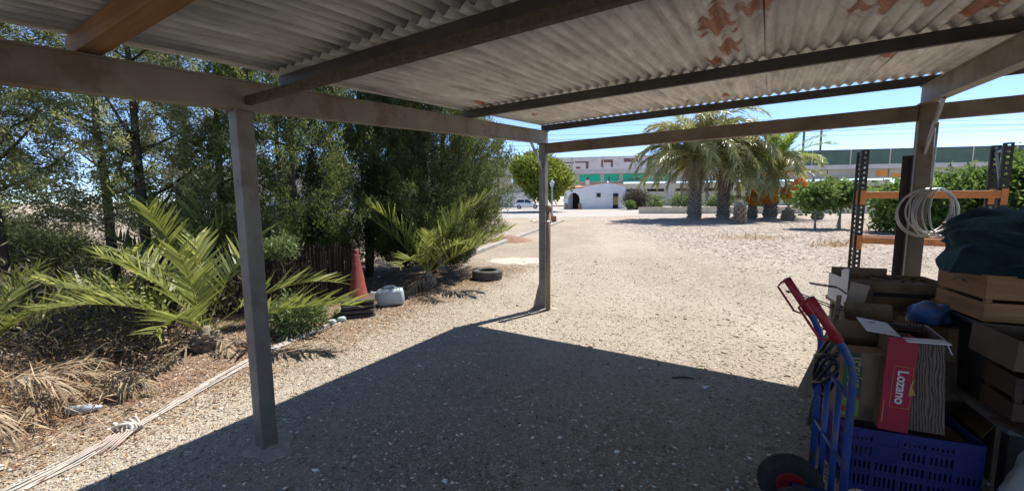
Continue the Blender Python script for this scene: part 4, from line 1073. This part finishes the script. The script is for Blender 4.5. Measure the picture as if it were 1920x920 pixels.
P = np.array([-3.75, 3.05, 0.]) + rng.normal(0, 1, (2600, 3)) * np.array([.33, .33, 0]); P[:, 2] = np.abs(rng.normal(0, .13, 2600)) * np.clip(1.2 - .9 * np.linalg.norm(P[:, :2] - np.array([-3.75, 3.05]), axis=1), .05, 1)
flakes('dry_palm_debris', P, .05 + .13 * rng.random(2600), .003 + .006 * rng.random(2600), M['litter'], 'tangled dry leaf debris among the fallen fronds', 'leaf litter', 8, .6)
# pale juniper shrub near the post, and a twig tangle
bush('juniper_shrub', -2.66, 5.0, .36, .18, .22, 110, 44, .07, .018, 'shrub', 'low pale green juniper shrub right of the near post', 'bush', 71, .05, .025)
bush('juniper_spray', -3.05, 5.45, .19, .98, .12, 42, 40, .06, .016, 'shrub', 'pale yellow-green shrub tip beside the near post', 'bush', 72, .05, .02)
mb = MB(); r = random.Random(12)
for i in range(110):
    a = r.uniform(0, 6.283); l_ = r.uniform(.3, .9); x, y = r.uniform(-1.3, .9), r.uniform(-.5, .5); z = r.uniform(0.02, .2)
    mb.tube([(x, y, z), (x + .5 * l_ * math.cos(a), y + .5 * l_ * math.sin(a), z + r.uniform(0, .25)), (x + l_ * math.cos(a + .3), y + l_ * math.sin(a + .3), r.uniform(.01, .3))], [.006, .005, .002], 4)
o = mb.build('twig_tangle', M['bark']); o.location = (-4.3, 4.2, 0); tag(o, 'tangle of dead twigs on the ground behind the dry fronds', 'twigs', kind='stuff')
P = np.stack([rng.uniform(-9, -3.2, 900), rng.uniform(3.2, 7.5, 900), np.zeros(900)], 1); P = P[P[:, 0] < -4.0 + .35 * (P[:, 1] - 3)]
P[:, 2] = .08 + .95 * rng.random(len(P)) ** 2; C = P; D = np.tile(np.array([0, 0, 1.]), (len(P), 1))
o = place('undergrowth', crown_mesh('undergrowth', M['dull'], C, D, 26, .10, .08, .012, 77, cup=1.0), None); tag(o, 'low green undergrowth beneath the hedge', 'ground cover', kind='stuff')

# ------------------------------------------------------------------ cones, can, tyre, cord bundle
def cone_thing(x, y, z, rz, label):
    t = empty('traffic_cone', (x, y, z), rz, label, 'traffic cone', 'stack of traffic cones')
    mb = MB(); k = 24; prof_o = [(.142, .045), (.13, .06), (.03, .70), (.024, .72), (.018, .72), (.122, .06), (.132, .045)]
    mb.lathe(prof_o, k); mb.build('cone', M['cone_orange'], t, smooth=True)
    mb = MB(); out = []
    for cx, cy in ((1, 1), (-1, 1), (-1, -1), (1, -1)):
        a0 = math.atan2(cy, cx) - math.pi / 4
        for q in range(5): a = a0 + math.pi / 2 * q / 4; out.append((cx * .17 + .05 * math.cos(a), cy * .17 + .05 * math.sin(a)))
    k = len(out); inn = [(.138 * math.cos(6.283 * (i + .5) / k), .138 * math.sin(6.283 * (i + .5) / k)) for i in range(k)]
    for zz in (0.0, .045): mb.v += [(x_, y_, zz) for x_, y_ in out]; mb.v += [(x_, y_, zz) for x_, y_ in inn]
    for i in range(k):
        j = (i + 1) % k
        mb.f += [(i, j, 2 * k + j, 2 * k + i), (2 * k + i, 2 * k + j, 3 * k + j, 3 * k + i), (3 * k + i, 3 * k + j, k + j, k + i), (k + i, k + j, j, i)]
    mb.build('base', M['cone_base'], t, bevel=.006)
    return t
for i, lb in enumerate(('bottom cone of the stack, only its black base showing', 'second cone from the bottom of the stack, only its base showing', 'third cone of the stack, its black base under the top one', 'orange traffic cone, darkened as in shade, on top of the stack')):
    cone_thing(-2.17 + .01 * math.sin(i * 3), 5.72 + .012 * math.cos(i * 2), i * .066, R(20 + 5 * math.sin(i * 4)), lb)

t = empty('jerry_can', (-1.86, 6.22, 0), R(12), 'milky white plastic jerry can lying on its side by the cones', 'jerry can')
MB().box((0, 0, .13), (.40, .22, .25), (0, R(-4), 0)).build('body', M['can'], t, smooth=True, bevel=.05)
MB().lathe([(.03, 0), (.03, .05), (.036, .05), (.036, .08), (0, .08)], 12, (-.2, 0, .19), Matrix.Rotation(R(-90), 3, 'Y')).build('cap', M['can'], t)
MB().tube([(-.1, 0, .25), (-.08, 0, .285), (.05, 0, .295), (.08, 0, .26)], .016, 8).build('handle', M['can'], t, smooth=True)

t = empty('old_tyre', (-.50, 8.25, 0), .3, 'worn grey car tyre lying flat on the gravel', 'tyre')
tp = [(.185, .03), (.20, .005), (.25, 0), (.29, .015), (.30, .04), (.30, .15), (.29, .175), (.25, .19), (.20, .185), (.185, .16), (.195, .15), (.27, .15), (.275, .1), (.27, .04), (.195, .04), (.185, .03)]
w = MB().lathe(tp, 36).build('carcass', M['dusty_rubber'], t, smooth=True)
mb = MB()
for i in range(40):
    a = 6.283 * i / 40
    for z in (.06, .1, .14): mb.box((.301 * math.cos(a + z), .301 * math.sin(a + z), z), (.006, .03, .028), (0, 0, a + z))
mb.build('tread', M['dusty_rubber'], t)

t = empty('cord_bundle', (-2.68, 2.74, 0), 0, 'long bundle of white cords knotted together on the ground', 'cord')
path = [Vector((-2.30, 5.32, 0)), Vector((-2.47, 4.85, 0)), Vector((-2.63, 4.28, 0)), Vector((-2.68, 3.5, 0)), Vector((-2.68, 2.78, 0)), Vector((-2.73, 2.4, 0)), Vector((-2.80, 2.1, 0)), Vector((-2.95, 1.7, 0))]
r = random.Random(9)
for i in range(8):
    pts = []; ox, oz = r.uniform(-.055, .055), r.uniform(.006, .025)
    for k, p_ in enumerate(path):
        tight = .35 if k == 4 else 1.0
        pts.append(p_ - Vector((-2.68, 2.74, 0)) + Vector((ox * tight + r.uniform(-.02, .02), r.uniform(-.04, .04) if k in (0, 7) else 0, max(.008, oz + r.uniform(-.008, .008)))))
    fine_ = []
    for a, b_ in zip(pts[:-1], pts[1:]):
        fine_ += [a.lerp(b_, q) for q in (0, .33, .67)]
    MB().tube(fine_ + [pts[-1]], r.uniform(.0035, .0065), 6).build('cord', M['rope'], t, smooth=True)
mb = MB()
for i in range(5):
    pts = [(.058 * math.cos(a), (i - 2) * .022 + .02 * math.sin(2 * a + i), .045 + .042 * math.sin(a)) for a in [k * .524 for k in range(12)]]
    mb.tube(pts, .009, 6, True)
mb.build('knot', M['rope'], t, smooth=True)
mb = MB()
for i in range(7): mb.tube([(.02 * i - .05, -.05, .04), (.02 * i - .04, -.13, .03), (.024 * i - .05 + .01 * math.sin(i * 3), -.24 - .02 * math.sin(i * 5), .012)], [.006, .006, .004], 5)
mb.build('frayed_end', M['rope_pink'], t, smooth=True)
for dx, dy in ((.42, 2.62), (.34, 2.50)):
    MB().lathe([(0, -.05), (.032, -.05), (.036, -.02), (.036, .03), (.022, .05), (0, .05)], 12, (dx, dy, .036), Matrix.Rotation(R(80), 3, 'Y')).build('end_fitting', M['can'], t, smooth=True)

# small litter on the ground
for nm, x, y, sx, sy, mt, lb in (('stick', 2.75 * .55, 3.53, .16, .02, 'bark', 'short dark stick lying in the carport shade'), ('paper_scrap', 1.62, 3.35, .05, .04, 'white_card', 'white paper scrap in the carport shade'),
                                 ('white_plank', -3.72, 2.50, .36, .06, 'white_card', 'white painted board end at the bottom left corner'), ('plastic_bottle', -3.28, 3.02, .2, .06, 'can', 'crumpled plastic bottle among the dry fronds')):
    if nm == 'plastic_bottle':
        o = MB().tube([(-.1, 0, .035), (.03, 0, .036), (.07, 0, .034), (.08, 0, .034), (.11, 0, .034)], [.034, .032, .028, .014, .014], 10).build(nm, M[mt], smooth=True)
    elif nm == 'stick':
        o = MB().tube([(-.1, 0, .008), (0, .012, .012), (.09, 0, .008)], [.007, .009, .005], 6).build(nm, M[mt], smooth=True)
    else:
        o = MB().add([(-sx / 2, -sy / 2, .004), (sx / 2, -sy * .4, .02), (sx * .45, sy / 2, .006), (-sx * .4, sy * .55, .016), (-sx / 2, -sy / 2, 0), (sx / 2, -sy * .4, .012), (sx * .45, sy / 2, 0), (-sx * .4, sy * .55, .01)], [(0, 1, 2, 3), (7, 6, 5, 4), (0, 4, 5, 1), (1, 5, 6, 2), (2, 6, 7, 3), (3, 7, 4, 0)]).build(nm, M[mt])
    o.location = (x, y, 0); o.rotation_euler = (0, 0, .3 if nm != 'stick' else -.1); tag(o, lb, 'litter' if nm != 'stick' else 'stick')

# ------------------------------------------------------------------ the junk corner on the right
TA = Vector((.39, .92, 0)); TB = Vector((-.92, .39, 0))       # hand truck: across, and towards its handles
NR = Vector((1.43, 1.676, 0))
t = empty('hand_truck', NR, 0, 'blue hand truck with red handle grips and a black wheel', 'hand truck')
def rail(off, name='rail'):
    b = TA * off
    pts = [b + Vector((0, 0, .03)), b + Vector((0, 0, .5)), b + Vector((0, 0, .84)), b + TB * .012 + Vector((0, 0, .90)), b + TB * .04 + Vector((0, 0, .96)), b + TB * .165 + Vector((0, 0, 1.155))]
    MB().tube(pts, .0155, 12).build(name, M['truck_blue'], t, smooth=True)
    g0, g1 = b + TB * .058 + Vector((0, 0, .988)), b + TB * .172 + Vector((0, 0, 1.166))
    gr = MB().tube([g0, g0.lerp(g1, .5), g1], .0195, 12).build('grip', M['truck_red'], t, smooth=True)
    d = (g1 - g0).normalized(); nn = (TB * .84 + Vector((0, 0, -.54))).normalized()
    q0, q1 = g0.lerp(g1, .12), g0.lerp(g1, .97)
    MB().tube([q1, q1 + nn * .03 + d * .0, q1 + nn * .055 - d * .012, q0 + nn * .055 + d * .02, q0 + nn * .04 + d * .0, q0], .0055, 8).build('knuckle_guard', M['truck_red'], gr, smooth=True)
rail(0); rail(.46)
for off in (.15, .31):
    b = TA * off
    MB().tube([b + Vector((0, 0, .03)), b + Vector((0, 0, .74))], .0125, 10).build('inner_bar', M['truck_blue'], t, smooth=True)
for z in (.10, .42, .74):
    MB().tube([Vector((0, 0, z)), TA * .46 + Vector((0, 0, z))], .011, 8).build('cross_bar', M['truck_blue'], t, smooth=True)
pl = Vector((.92, -.39, 0))
MB().beam(TA * .02 + pl * .09 + Vector((0, 0, .012)), TA * .44 + pl * .09 + Vector((0, 0, .012)), .2, .006).build('toe_plate', M['truck_blue'], t)
def tyre_mesh(c, axis):
    m3 = axis.to_track_quat('Z', 'Y').to_matrix()
    w = MB().lathe([(.06, -.03), (.075, -.034), (.105, -.042), (.13, -.036), (.142, -.018), (.145, 0), (.142, .018), (.13, .036), (.105, .042), (.075, .034), (.06, .03)], 32, c, m3).build('wheel', M['rubber'], t, smooth=True)
    h = MB().lathe([(0, -.02), (.05, -.022), (.065, -.034), (.07, -.03), (.07, .03), (.065, .034), (.05, .022), (0, .02)], 20, c, m3).build('hub', M['truck_red'], w, smooth=True)
    mb = MB(); rr = .1415
    for i in range(36):
        a = 6.283 * i / 36
        for s_ in (-1, 0, 1):
            p_ = Vector(c) + m3 @ Vector(((rr - .006 * abs(s_)) * math.cos(a + .09 * s_), (rr - .006 * abs(s_)) * math.sin(a + .09 * s_), .016 * s_)); n_ = (p_ - Vector(c)).normalized()
            mb.beam(p_ - n_ * .004, p_ + n_ * .006, .012, .014, axis)
    mb.build('tread', M['rubber'], w)
WC = Vector((1.415, 1.985, .145)) - NR
tyre_mesh(WC, TA); tyre_mesh(WC - TA * .27, TA)
MB().tube([WC - TA * .33, WC + TA * .05], .009, 8).build('axle', M['truck_blue'], t, smooth=True)
for off in (-.045, -.225):
    q = WC + TA * off
    MB().beam(q, q - TB * .19 + Vector((0, 0, -.0)), .012, .05).build('axle_bracket', M['truck_blue'], t)

# strap and rags knotted round the rails
mb = MB(); r = random.Random(3)
for i in range(7):
    z = .66 + .03 * i; pts = []
    for k in range(14):
        a = 6.283 * k / 14; pts.append(NR + TA * (.36 + .12 * math.cos(a) + .01 * math.sin(i * 3)) + TB * (.035 * math.sin(a)) + Vector((0, 0, z + .03 * math.sin(a * 2 + i * 1.3) - .10 * math.cos(a))))
    mb.tube(pts, .008, 6, True)
o = mb.build('bungee_cord', M['bin'], smooth=True); tag(o, 'black elastic cords wound round the hand truck rails', 'cord')

# blue crate behind the truck
CW = Vector((.937, -.35, 0)); CD = Vector((.35, .937, 0))
CR_RZ = math.atan2(CW.y, CW.x)
CO = Vector((2.344, 1.936, 0)) - CW * .56
t = empty('plastic_crate', CO, CR_RZ, 'blue perforated plastic crate behind the hand truck', 'crate')
CWd, CDp, CH = .56, .42, .36
def lattice(p0, ax, L_, H_, name):
    """a crate side: frame, ribs and slots as real openings"""
    mb = MB(); p0 = Vector(p0); n_ = Vector((0, 0, 1)).cross(ax).normalized()
    def bar(a0, a1, z0, z1, th=.004, off=0):
        c = p0 + ax * ((a0 + a1) / 2) + n_ * off + Vector((0, 0, (z0 + z1) / 2)); mb.beam(c - ax * (a1 - a0) / 2, c + ax * (a1 - a0) / 2, th, z1 - z0)
    cols = max(3, int(round(L_ / .115))); cw = L_ / cols
    bar(0, L_, H_ - .035, H_, .012); bar(0, L_, 0, .03, .01)
    for z in (.11, .19, .27): bar(0, L_, z, z + .014, .010)
    for c in range(cols + 1): bar(max(0, c * cw - .006), min(L_, c * cw + .006), .03, H_ - .035, .011)
    for c in range(cols):
        for z0, z1 in ((.03, .11), (.124, .19), (.204, .27), (.284, H_ - .035)):
            solid = (c % 3 == 1 and z0 > .2)
            if solid: bar(c * cw + .006, (c + 1) * cw - .006, z0, z1, .004); continue
            for q in range(5):
                a0 = c * cw + .006 + (cw - .012) * q / 5; bar(a0, a0 + (cw - .012) * .11, z0, z1, .004)
                bar(a0 + (cw - .012) * .11, a0 + (cw - .012) / 5, z0, z0 + .012, .004); bar(a0 + (cw - .012) * .11, a0 + (cw - .012) / 5, z1 - .012, z1, .004)
    return mb.build(name, M['crate_blue'], t)
lattice((0, 0, 0), Vector((1, 0, 0)), CWd, CH, 'side_panel'); lattice((0.006, CDp, 0), Vector((1, 0, 0)), CWd - .012, CH, 'side_panel')
lattice((0, .006, 0), Vector((0, 1, 0)), CDp - .012, CH, 'end_panel'); lattice((CWd, .006, 0), Vector((0, 1, 0)), CDp - .012, CH, 'end_panel')
MB().box((CWd / 2, CDp / 2, .012), (CWd - .02, CDp - .02, .012)).build('floor', M['crate_blue'], t)
MB().box((CWd / 2, CDp / 2, CH - .05), (CWd - .03, CDp - .03, .02)).build('inner_board', M['card_dark'], t)

def text_part(txt, size, mat, parent, loc, rot, depth=.0008, name='lettering', bold=0.0):
    cu = bpy.data.curves.new('txt', 'FONT'); cu.body = txt; cu.size = size; cu.extrude = depth; cu.align_x = 'CENTER'; cu.align_y = 'CENTER'; cu.offset = bold
    tmp = bpy.data.objects.new('txt', cu); COL.objects.link(tmp)
    dg = bpy.context.evaluated_depsgraph_get(); me = bpy.data.meshes.new_from_object(tmp.evaluated_get(dg))
    bpy.data.objects.remove(tmp); bpy.data.curves.remove(cu)
    me.materials.clear(); me.materials.append(mat)
    return place(name, me, parent, loc, rot)

def carton(name, loc, rz, size, mat, label, cat='box', tilt=(0, 0), open_top=True, flaps=(), flap_mat=None, th=.006, wall_mats=None):
    """open carton: four walls, floor and given flaps (side, angle, length); origin at base centre, front faces local -y"""
    w, d, h = size
    t = empty(name, loc, 0, label, cat); t.rotation_euler = (tilt[0], tilt[1], rz)
    wm = wall_mats or {}
    MB().box((0, -d / 2 + th / 2, h / 2), (w, th, h)).build('front_wall', wm.get('front', mat), t)
    MB().box((0, d / 2 - th / 2, h / 2), (w, th, h)).build('back_wall', wm.get('back', mat), t)
    MB().box((-w / 2 + th / 2, 0, h / 2), (th, d - 2 * th, h)).build('side_wall', wm.get('left', mat), t)
    MB().box((w / 2 - th / 2, 0, h / 2), (th, d - 2 * th, h)).build('side_wall', wm.get('right', mat), t)
    MB().box((0, 0, th / 2 + .001), (w - 2 * th, d - 2 * th, th)).build('bottom', mat, t)
    if h > .3 and name not in ('red_carton', 'woodgrain_carton'):
        MB().box((0, -d / 2 - .0006, h * .86), (.05, .001, h * .26)).build('tape', M['tape'], t)
    for side, ang, ln in flaps:
        a = R(ang); fm = flap_mat or mat
        if side == 'f': MB().beam((0, -d / 2, h), (0, -d / 2 - ln * math.cos(a), h + ln * math.sin(a)), w - .01, .004, (0, 0, 1)).build('flap', fm, t)
        if side == 'b': MB().beam((0, d / 2, h), (0, d / 2 + ln * math.cos(a), h + ln * math.sin(a)), w - .01, .004, (0, 0, 1)).build('flap', fm, t)
        if side == 'l': MB().beam((-w / 2, 0, h), (-w / 2 - ln * math.cos(a), 0, h + ln * math.sin(a)), d - .01, .004, (0, 0, 1)).build('flap', fm, t)
        if side == 'r': MB().beam((w / 2, 0, h), (w / 2 + ln * math.cos(a), 0, h + ln * math.sin(a)), d - .01, .004, (0, 0, 1)).build('flap', fm, t)
    return t

def crate_pt(x, y, z): return CO + CW * x + CD * y + Vector((0, 0, z))
# red carton with sideways lettering, standing on the crate
p = crate_pt(.195, .07, CH + .002)
rb = carton('red_carton', p, CR_RZ - R(3), (.125, .12, .50), M['red_card'], 'tall red carton with sideways white Lozano lettering on the blue crate', 'box', (R(-2), R(2)), wall_mats={'back': M['card'], 'left': M['card']})
text_part('Lozano', .062, M['print_white'], rb, (.012, -.0612, .24), (R(90), R(90), 0), bold=.0012)
mb = MB()
for a in ((-.026, -.026, .13, .35), (.054, .054, .13, .35)): mb.box((a[0] + .0, -.0608, .24), (.002, .0008, .22))
for z in (.13, .35): mb.box((.014, -.0608, z), (.08, .0008, .002))
mb.build('logo_frame', M['print_gold'], rb)
MB().prism([(0, 0), (.03, .012), (.012, .05), (.02, .10), (.004, .06)], (.044, -.0614, .2), (1, 0, 0), (0, 0, 1), (0, -1, 0), .0008).build('logo_mark', M['print_gold'], rb)
MB().box((-.05, -.0608, .10), (.004, .0008, .12)).build('fine_print', M['print_gold'], rb)
# vegetable carton with green print
p = crate_pt(.085, .17, CH + .002)
jb = carton('vegetable_carton', p, CR_RZ, (.22, .16, .42), M['card'], 'cardboard carton with green JESÚS print half hidden by the red carton', 'box', flaps=(('l', 40, .08), ('b', 60, .1), ('f', -20, .06)))
MB().box((-.055, -.0806, .22), (.088, .0008, .38)).build('print_field', M['green_print'], jb)
text_part('JESÚS', .075, M['print_tan'], jb, (-.055, -.0814, .27), (R(90), R(90), 0), bold=.001)
MB().box((-.055, -.0814, .075), (.08, .0008, .11)).build('vegetable_picture', M['veg_print'], jb)
# wood-grain carton with white flaps
p = crate_pt(.36, .20, CH + .002)
carton('woodgrain_carton', p, CR_RZ - R(10), (.17, .30, .50), M['grain'], 'tall carton with wood-grain print and white open flaps', 'box', (0, R(-4)), flaps=(('l', 10, .14), ('f', 4, .10), ('r', -70, .08)), flap_mat=M['white_card'])

# low bench with everything stacked on it
BRZ = R(-24)
bx, by = Vector((math.cos(BRZ), math.sin(BRZ), 0)), Vector((-math.sin(BRZ), math.cos(BRZ), 0))
BO = Vector((2.62, 1.98, 0))
def bp_(x, y, z=0.0): return BO + bx * x + by * y + Vector((0, 0, z))
t = empty('low_bench', BO, BRZ, 'long low grey bench carrying crates and boxes', 'bench')
MB().box((.75, .45, .40), (1.7, .95, .04)).build('top', M['table'], t, bevel=.004)
for x, y in ((-.05, .03), (1.55, .03), (-.05, .87), (1.55, .87)): MB().box((x, y, .19), (.06, .06, .38)).build('leg', M['dark_iron'], t)
t = empty('work_table', (2.62, 2.98, 0), R(-20), 'table behind the hand truck holding the cardboard tray', 'table')
MB().box((.28, .15, .765), (.86, .5, .03)).build('top', M['grey_wood'], t, bevel=.004)
for x, y in ((-.1, -.05), (.66, -.05), (-.1, .35), (.66, .35)): MB().box((x, y, .375), (.045, .045, .75)).build('leg', M['grey_wood'], t)

# cardboard tray with white end
p = Vector((2.80, 3.06, .781))
tr = carton('cardboard_tray', p, R(-20), (.60, .38, .20), M['card'], 'wide cardboard tray with a white end flap beside the right post', 'box', wall_mats={'left': M['white_card']}, th=.008)
MB().box((.04, -.1925, .115), (.38, .002, .03)).build('hand_slot', M['dark'], tr)
MB().prism([(0, 0), (.12, 0), (.12, .06), (.05, .085), (0, .085)], (-.306, -.19, .2), (0, 1, 0), (0, 0, 1), (1, 0, 0), .006).build('end_tab', M['white_card'], tr)
MB().prism([(0, 0), (.36, 0), (.36, .05), (0, .05)], (-.29, .176, .2), (1, 0, 0), (0, 0, 1), (0, 1, 0), .006).build('back_tab', M['card'], tr)
for i in range(4):
    o = MB().box((0, 0, .0), (.1, .016, .006), (.2, .15 * i, .3 * i)).build('wood_offcut', M['pine']); o.location = p + Vector((-.02 + .07 * i, .06 - .035 * i, .185 + .012 * (i % 2))); o.rotation_euler = (0, .2, .3 * i); tag(o, ['leftmost', 'second', 'third', 'rightmost'][i] + ' of the pale wood offcuts poking out of the cardboard tray', 'offcut', 'offcuts in the tray')
MB().box((0, 0, .09), (.5, .3, .16)).build('packing', M['card_dark'], tr)

# wire rods sticking out left of the tray
t = empty('wire_frame', (2.3, 2.9, 0), R(-20), 'thin dark wire frame sticking out left of the cardboard tray', 'wire frame')
MB().tube([(.22, -.02, .79), (.0, -.02, .80), (-.26, -.02, .90), (-.30, 0, .90), (-.30, .03, .90), (-.24, .04, .9), (.0, .04, .81), (.22, .04, .79)], .004, 6).build('outer_wire', M['dark_iron'], t)
MB().tube([(.22, .1, .80), (.05, .1, .93), (-.12, .1, .95), (-.12, .16, .95), (.05, .16, .93), (.22, .16, .80)], .004, 6).build('inner_wire', M['dark_iron'], t)

# planks and broom leaning by the truck
for i, (x, y, x1, y1, h, mt, lb) in enumerate(((2.36, 3.22, 2.54, 3.06, .80, 'board_wood', 'weathered board leaning behind the hand truck, leftmost'), (2.30, 2.96, 2.42, 2.84, .98, 'board_wood', 'second weathered board leaning behind the hand truck'))):
    o = MB().beam((0, 0, 0.0), (x1 - x, y1 - y, h), .10, .02, (.6, .8, 0)).build('leaning_board', M[mt]); o.location = (x, y, .008); tag(o, lb, 'board', 'leaning boards')
t = empty('broom', (2.10, 2.68, 0), 0, 'old broom with dark bristles hanging beside the hand truck', 'broom')
mb = MB(); r = random.Random(6)
for i in range(80):
    a = r.uniform(-.08, .07); mb.tube([(a * .5, r.uniform(-.02, .02), .36), (a * 1.1, r.uniform(-.04, .04), .02 + r.uniform(0, .06))], [.004, .002], 4)
mb.build('bristles', M['straw_broom'], t)
MB().tube([(0, 0, .30), (.05, 0, .95)], .014, 8).build('handle', M['grey_wood'], t)

# slatted crates
def slat_crate(name, p, rz, size, mat, label, slats=((.0, .11), (.135, .11)), handle=True):
    w, d, h = size; t = empty(name, p, rz, label, 'crate', None)
    for sy in (-1, 1):
        for z0, hh in slats: MB().box((0, sy * (d / 2 - .005), z0 + hh / 2 + .004), (w, .010, hh)).build('slat', mat, t, bevel=.002)
    for sx in (-1, 1):
        for z0, hh in slats: MB().box((sx * (w / 2 - .005), 0, z0 + hh / 2 + .004), (.010, d - .022, hh)).build('slat', mat, t, bevel=.002)
        for sy in (-1, 1): MB().box((sx * (w / 2 - .024), sy * (d / 2 - .024), h / 2), (.026, .026, h)).build('corner_post', mat, t)
    for i in range(4): MB().box((0, -d / 2 + d * (i + .5) / 4, .008), (w - .022, d / 4 - .015, .008)).build('floor_slat', mat, t)
    if handle: MB().tube([(-w / 2 - .002, -.06, slats[-1][0] + .07), (-w / 2 - .012, -.03, slats[-1][0] + .085), (-w / 2 - .012, .03, slats[-1][0] + .085), (-w / 2 - .002, .06, slats[-1][0] + .07)], .005, 6).build('handle', M['grey_wood'], t)
    return t
# dark crates standing on the bench
slat_crate('dark_crate', bp_(.16, .16, .421), BRZ, (.46, .28, .23), M['dark_wood'], 'dark brown fruit crate on the low bench in front of the black box', handle=False)
slat_crate('dark_crate', bp_(.90, .26, .421), BRZ + .05, (.5, .42, .25), M['dark_wood'], 'dark brown fruit crate on the low bench nearer the frame edge', handle=False)
# black storage box that carries the pine crate
t = empty('storage_box', Vector((2.93, 2.40, .421)), R(-20), 'black plastic storage box under the pine crate', 'box')
MB().prism([(-.19, 0), (.19, 0), (.215, .42), (-.215, .42)], (0, -.20, 0), (1, 0, 0), (0, 0, 1), (0, 1, 0), .40).build('tub', M['bin'], t, bevel=.012)
MB().box((0, 0, .442), (.46, .43, .04)).build('lid', M['bin'], t, bevel=.01)
# rags in the tub
def lump(name, p, rad, mat, label, cat, seed, sq=(1, 1, .7), amp=.25, sub=4, base=True, fold=0.0):
    r = random.Random(seed)
    import bmesh
    bm = bmesh.new(); bmesh.ops.create_icosphere(bm, subdivisions=sub, radius=1.0)
    ks = [(Vector((r.gauss(0, 1), r.gauss(0, 1), r.gauss(0, 1))) * r.uniform(1.5, 5), r.uniform(0, 6.28), r.uniform(.3, 1)) for _ in range(12)]
    for v in bm.verts:
        q = sum(a * math.sin(k.dot(v.co) + ph) / (1 + .35 * k.length) for k, ph, a in ks)
        rg = 1 - abs(math.sin(3.0 * v.co.x + 2 * v.co.y + 4 * v.co.z + 2.2 * q))
        s_ = 1 + amp * q * .6 + amp * .35 * rg + fold * (1 - abs(math.sin(5.5 * v.co.z - 4 * v.co.x + 3 * v.co.y + 3 * q))) ** 2 + fold * .6 * math.sin(9 * v.co.x + 7 * v.co.z + 4 * q)
        if fold and v.co.z < -.1 and v.co.x < -.3: s_ += .22 * (-v.co.x - .3) * min(1, (-v.co.z - .1) * 4)
        v.co = Vector((v.co.x * sq[0] * s_, v.co.y * sq[1] * s_, v.co.z * sq[2] * s_)) * rad
        if base and v.co.z < -sq[2] * rad * .55: v.co.z = -sq[2] * rad * .55
    zmin = min(v.co.z for v in bm.verts)
    for v in bm.verts: v.co.z -= zmin
    me = bpy.data.meshes.new(name); bm.to_mesh(me); bm.free()
    for f in me.polygons: f.use_smooth = True
    me.materials.append(mat)
    o = place(name, me, None, p); tag(o, label, cat); return o
pc_rz = R(-20)
PC = Vector((2.93, 2.40, .889))
slat_crate('pine_crate', PC, pc_rz, (.46, .44, .265), M['pine'], 'pine fruit crate under the teal blanket', slats=((.0, .105), (.125, .135)))
# blanket: folded heap draped over the crate
bl = lump('teal_blanket', PC + Vector((.09, .02, .255)), .37, M['fleece'], 'crumpled teal fleece blanket heaped on the pine crate', 'blanket', 14, (1.12, .95, .66), .22, 6, fold=.10)
# cardboard tray at the right edge
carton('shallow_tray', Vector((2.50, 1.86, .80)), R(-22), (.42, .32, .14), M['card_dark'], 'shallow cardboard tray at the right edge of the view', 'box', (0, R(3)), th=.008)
t = empty('grey_basin', bp_(-.02, -.02, .421) + bx * .18 + by * .02, 0, 'grey enamel basins stacked under the shallow tray', 'basin')
for i in range(1):
    MB().lathe([(0, 0), (.10, 0), (.19, .34), (.22, .35), (.22, .362), (.18, .355), (.095, .015), (0, .015)], 28).build('bowl', M['enamel'], t, smooth=True)
# blue and grey plastic bags on the table edge
lump('blue_bag', Vector((2.70, 2.60, .79)), .105, M['bag_blue'], 'crumpled bright blue plastic bag beside the pine crate', 'bag', 23, (1, .9, .8), .35)
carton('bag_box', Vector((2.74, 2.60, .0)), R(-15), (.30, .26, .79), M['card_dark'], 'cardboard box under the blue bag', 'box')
MB().box((0, 0, .787), (.30, .26, .005)).build('lid', M['card_dark'], [o for o in bpy.data.objects if o.name.startswith('bag_box')][0])
lump('grey_bag', Vector((2.98, 2.76, .781)), .15, M['bag_grey'], 'grey crumpled sack between the blue bag and the right post', 'bag', 29, (1.2, .9, .6), .3)
carton('tall_box', Vector((2.22, 2.46, 0)), R(-20), (.26, .24, .82), M['card'], 'tall cardboard box with open flaps behind the printed cartons', 'box', flaps=(('l', 35, .12), ('f', 20, .1), ('b', 70, .1)))
# boxes pushed under the low bench
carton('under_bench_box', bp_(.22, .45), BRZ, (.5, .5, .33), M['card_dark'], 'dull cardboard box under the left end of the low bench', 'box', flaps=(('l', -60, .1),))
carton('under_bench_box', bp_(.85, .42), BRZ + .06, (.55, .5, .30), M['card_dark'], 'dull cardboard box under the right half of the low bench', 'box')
# sack, boards and jug in the bottom corner
lump('white_sack', Vector((2.44, 1.74, 0)), .21, M['sack'], 'white woven sack at the bottom right corner', 'sack', 31, (.85, .7, 1.35), .2)
o = MB().beam((0, 0, 0), (.62, -.02, .0), .16, .018).build('scrap_board', M['dark_wood']); o.location = (2.50, 1.99, .431); tag(o, 'reddish scrap board lying in front of the low bench', 'board')
t = empty('cream_jug', (1.355, 1.50, 0), 0, 'cream plastic jug in front of the hand truck at the bottom edge', 'jug')
MB().lathe([(0, 0), (.07, 0), (.075, .02), (.075, .36), (.068, .40), (.045, .43), (.04, .44), (0, .44)], 22).build('body', M['cream'], t, smooth=True)
MB().lathe([(.0765, .33), (.078, .335), (.078, .345), (.0765, .35)], 22).build('band', M['dark'], t)
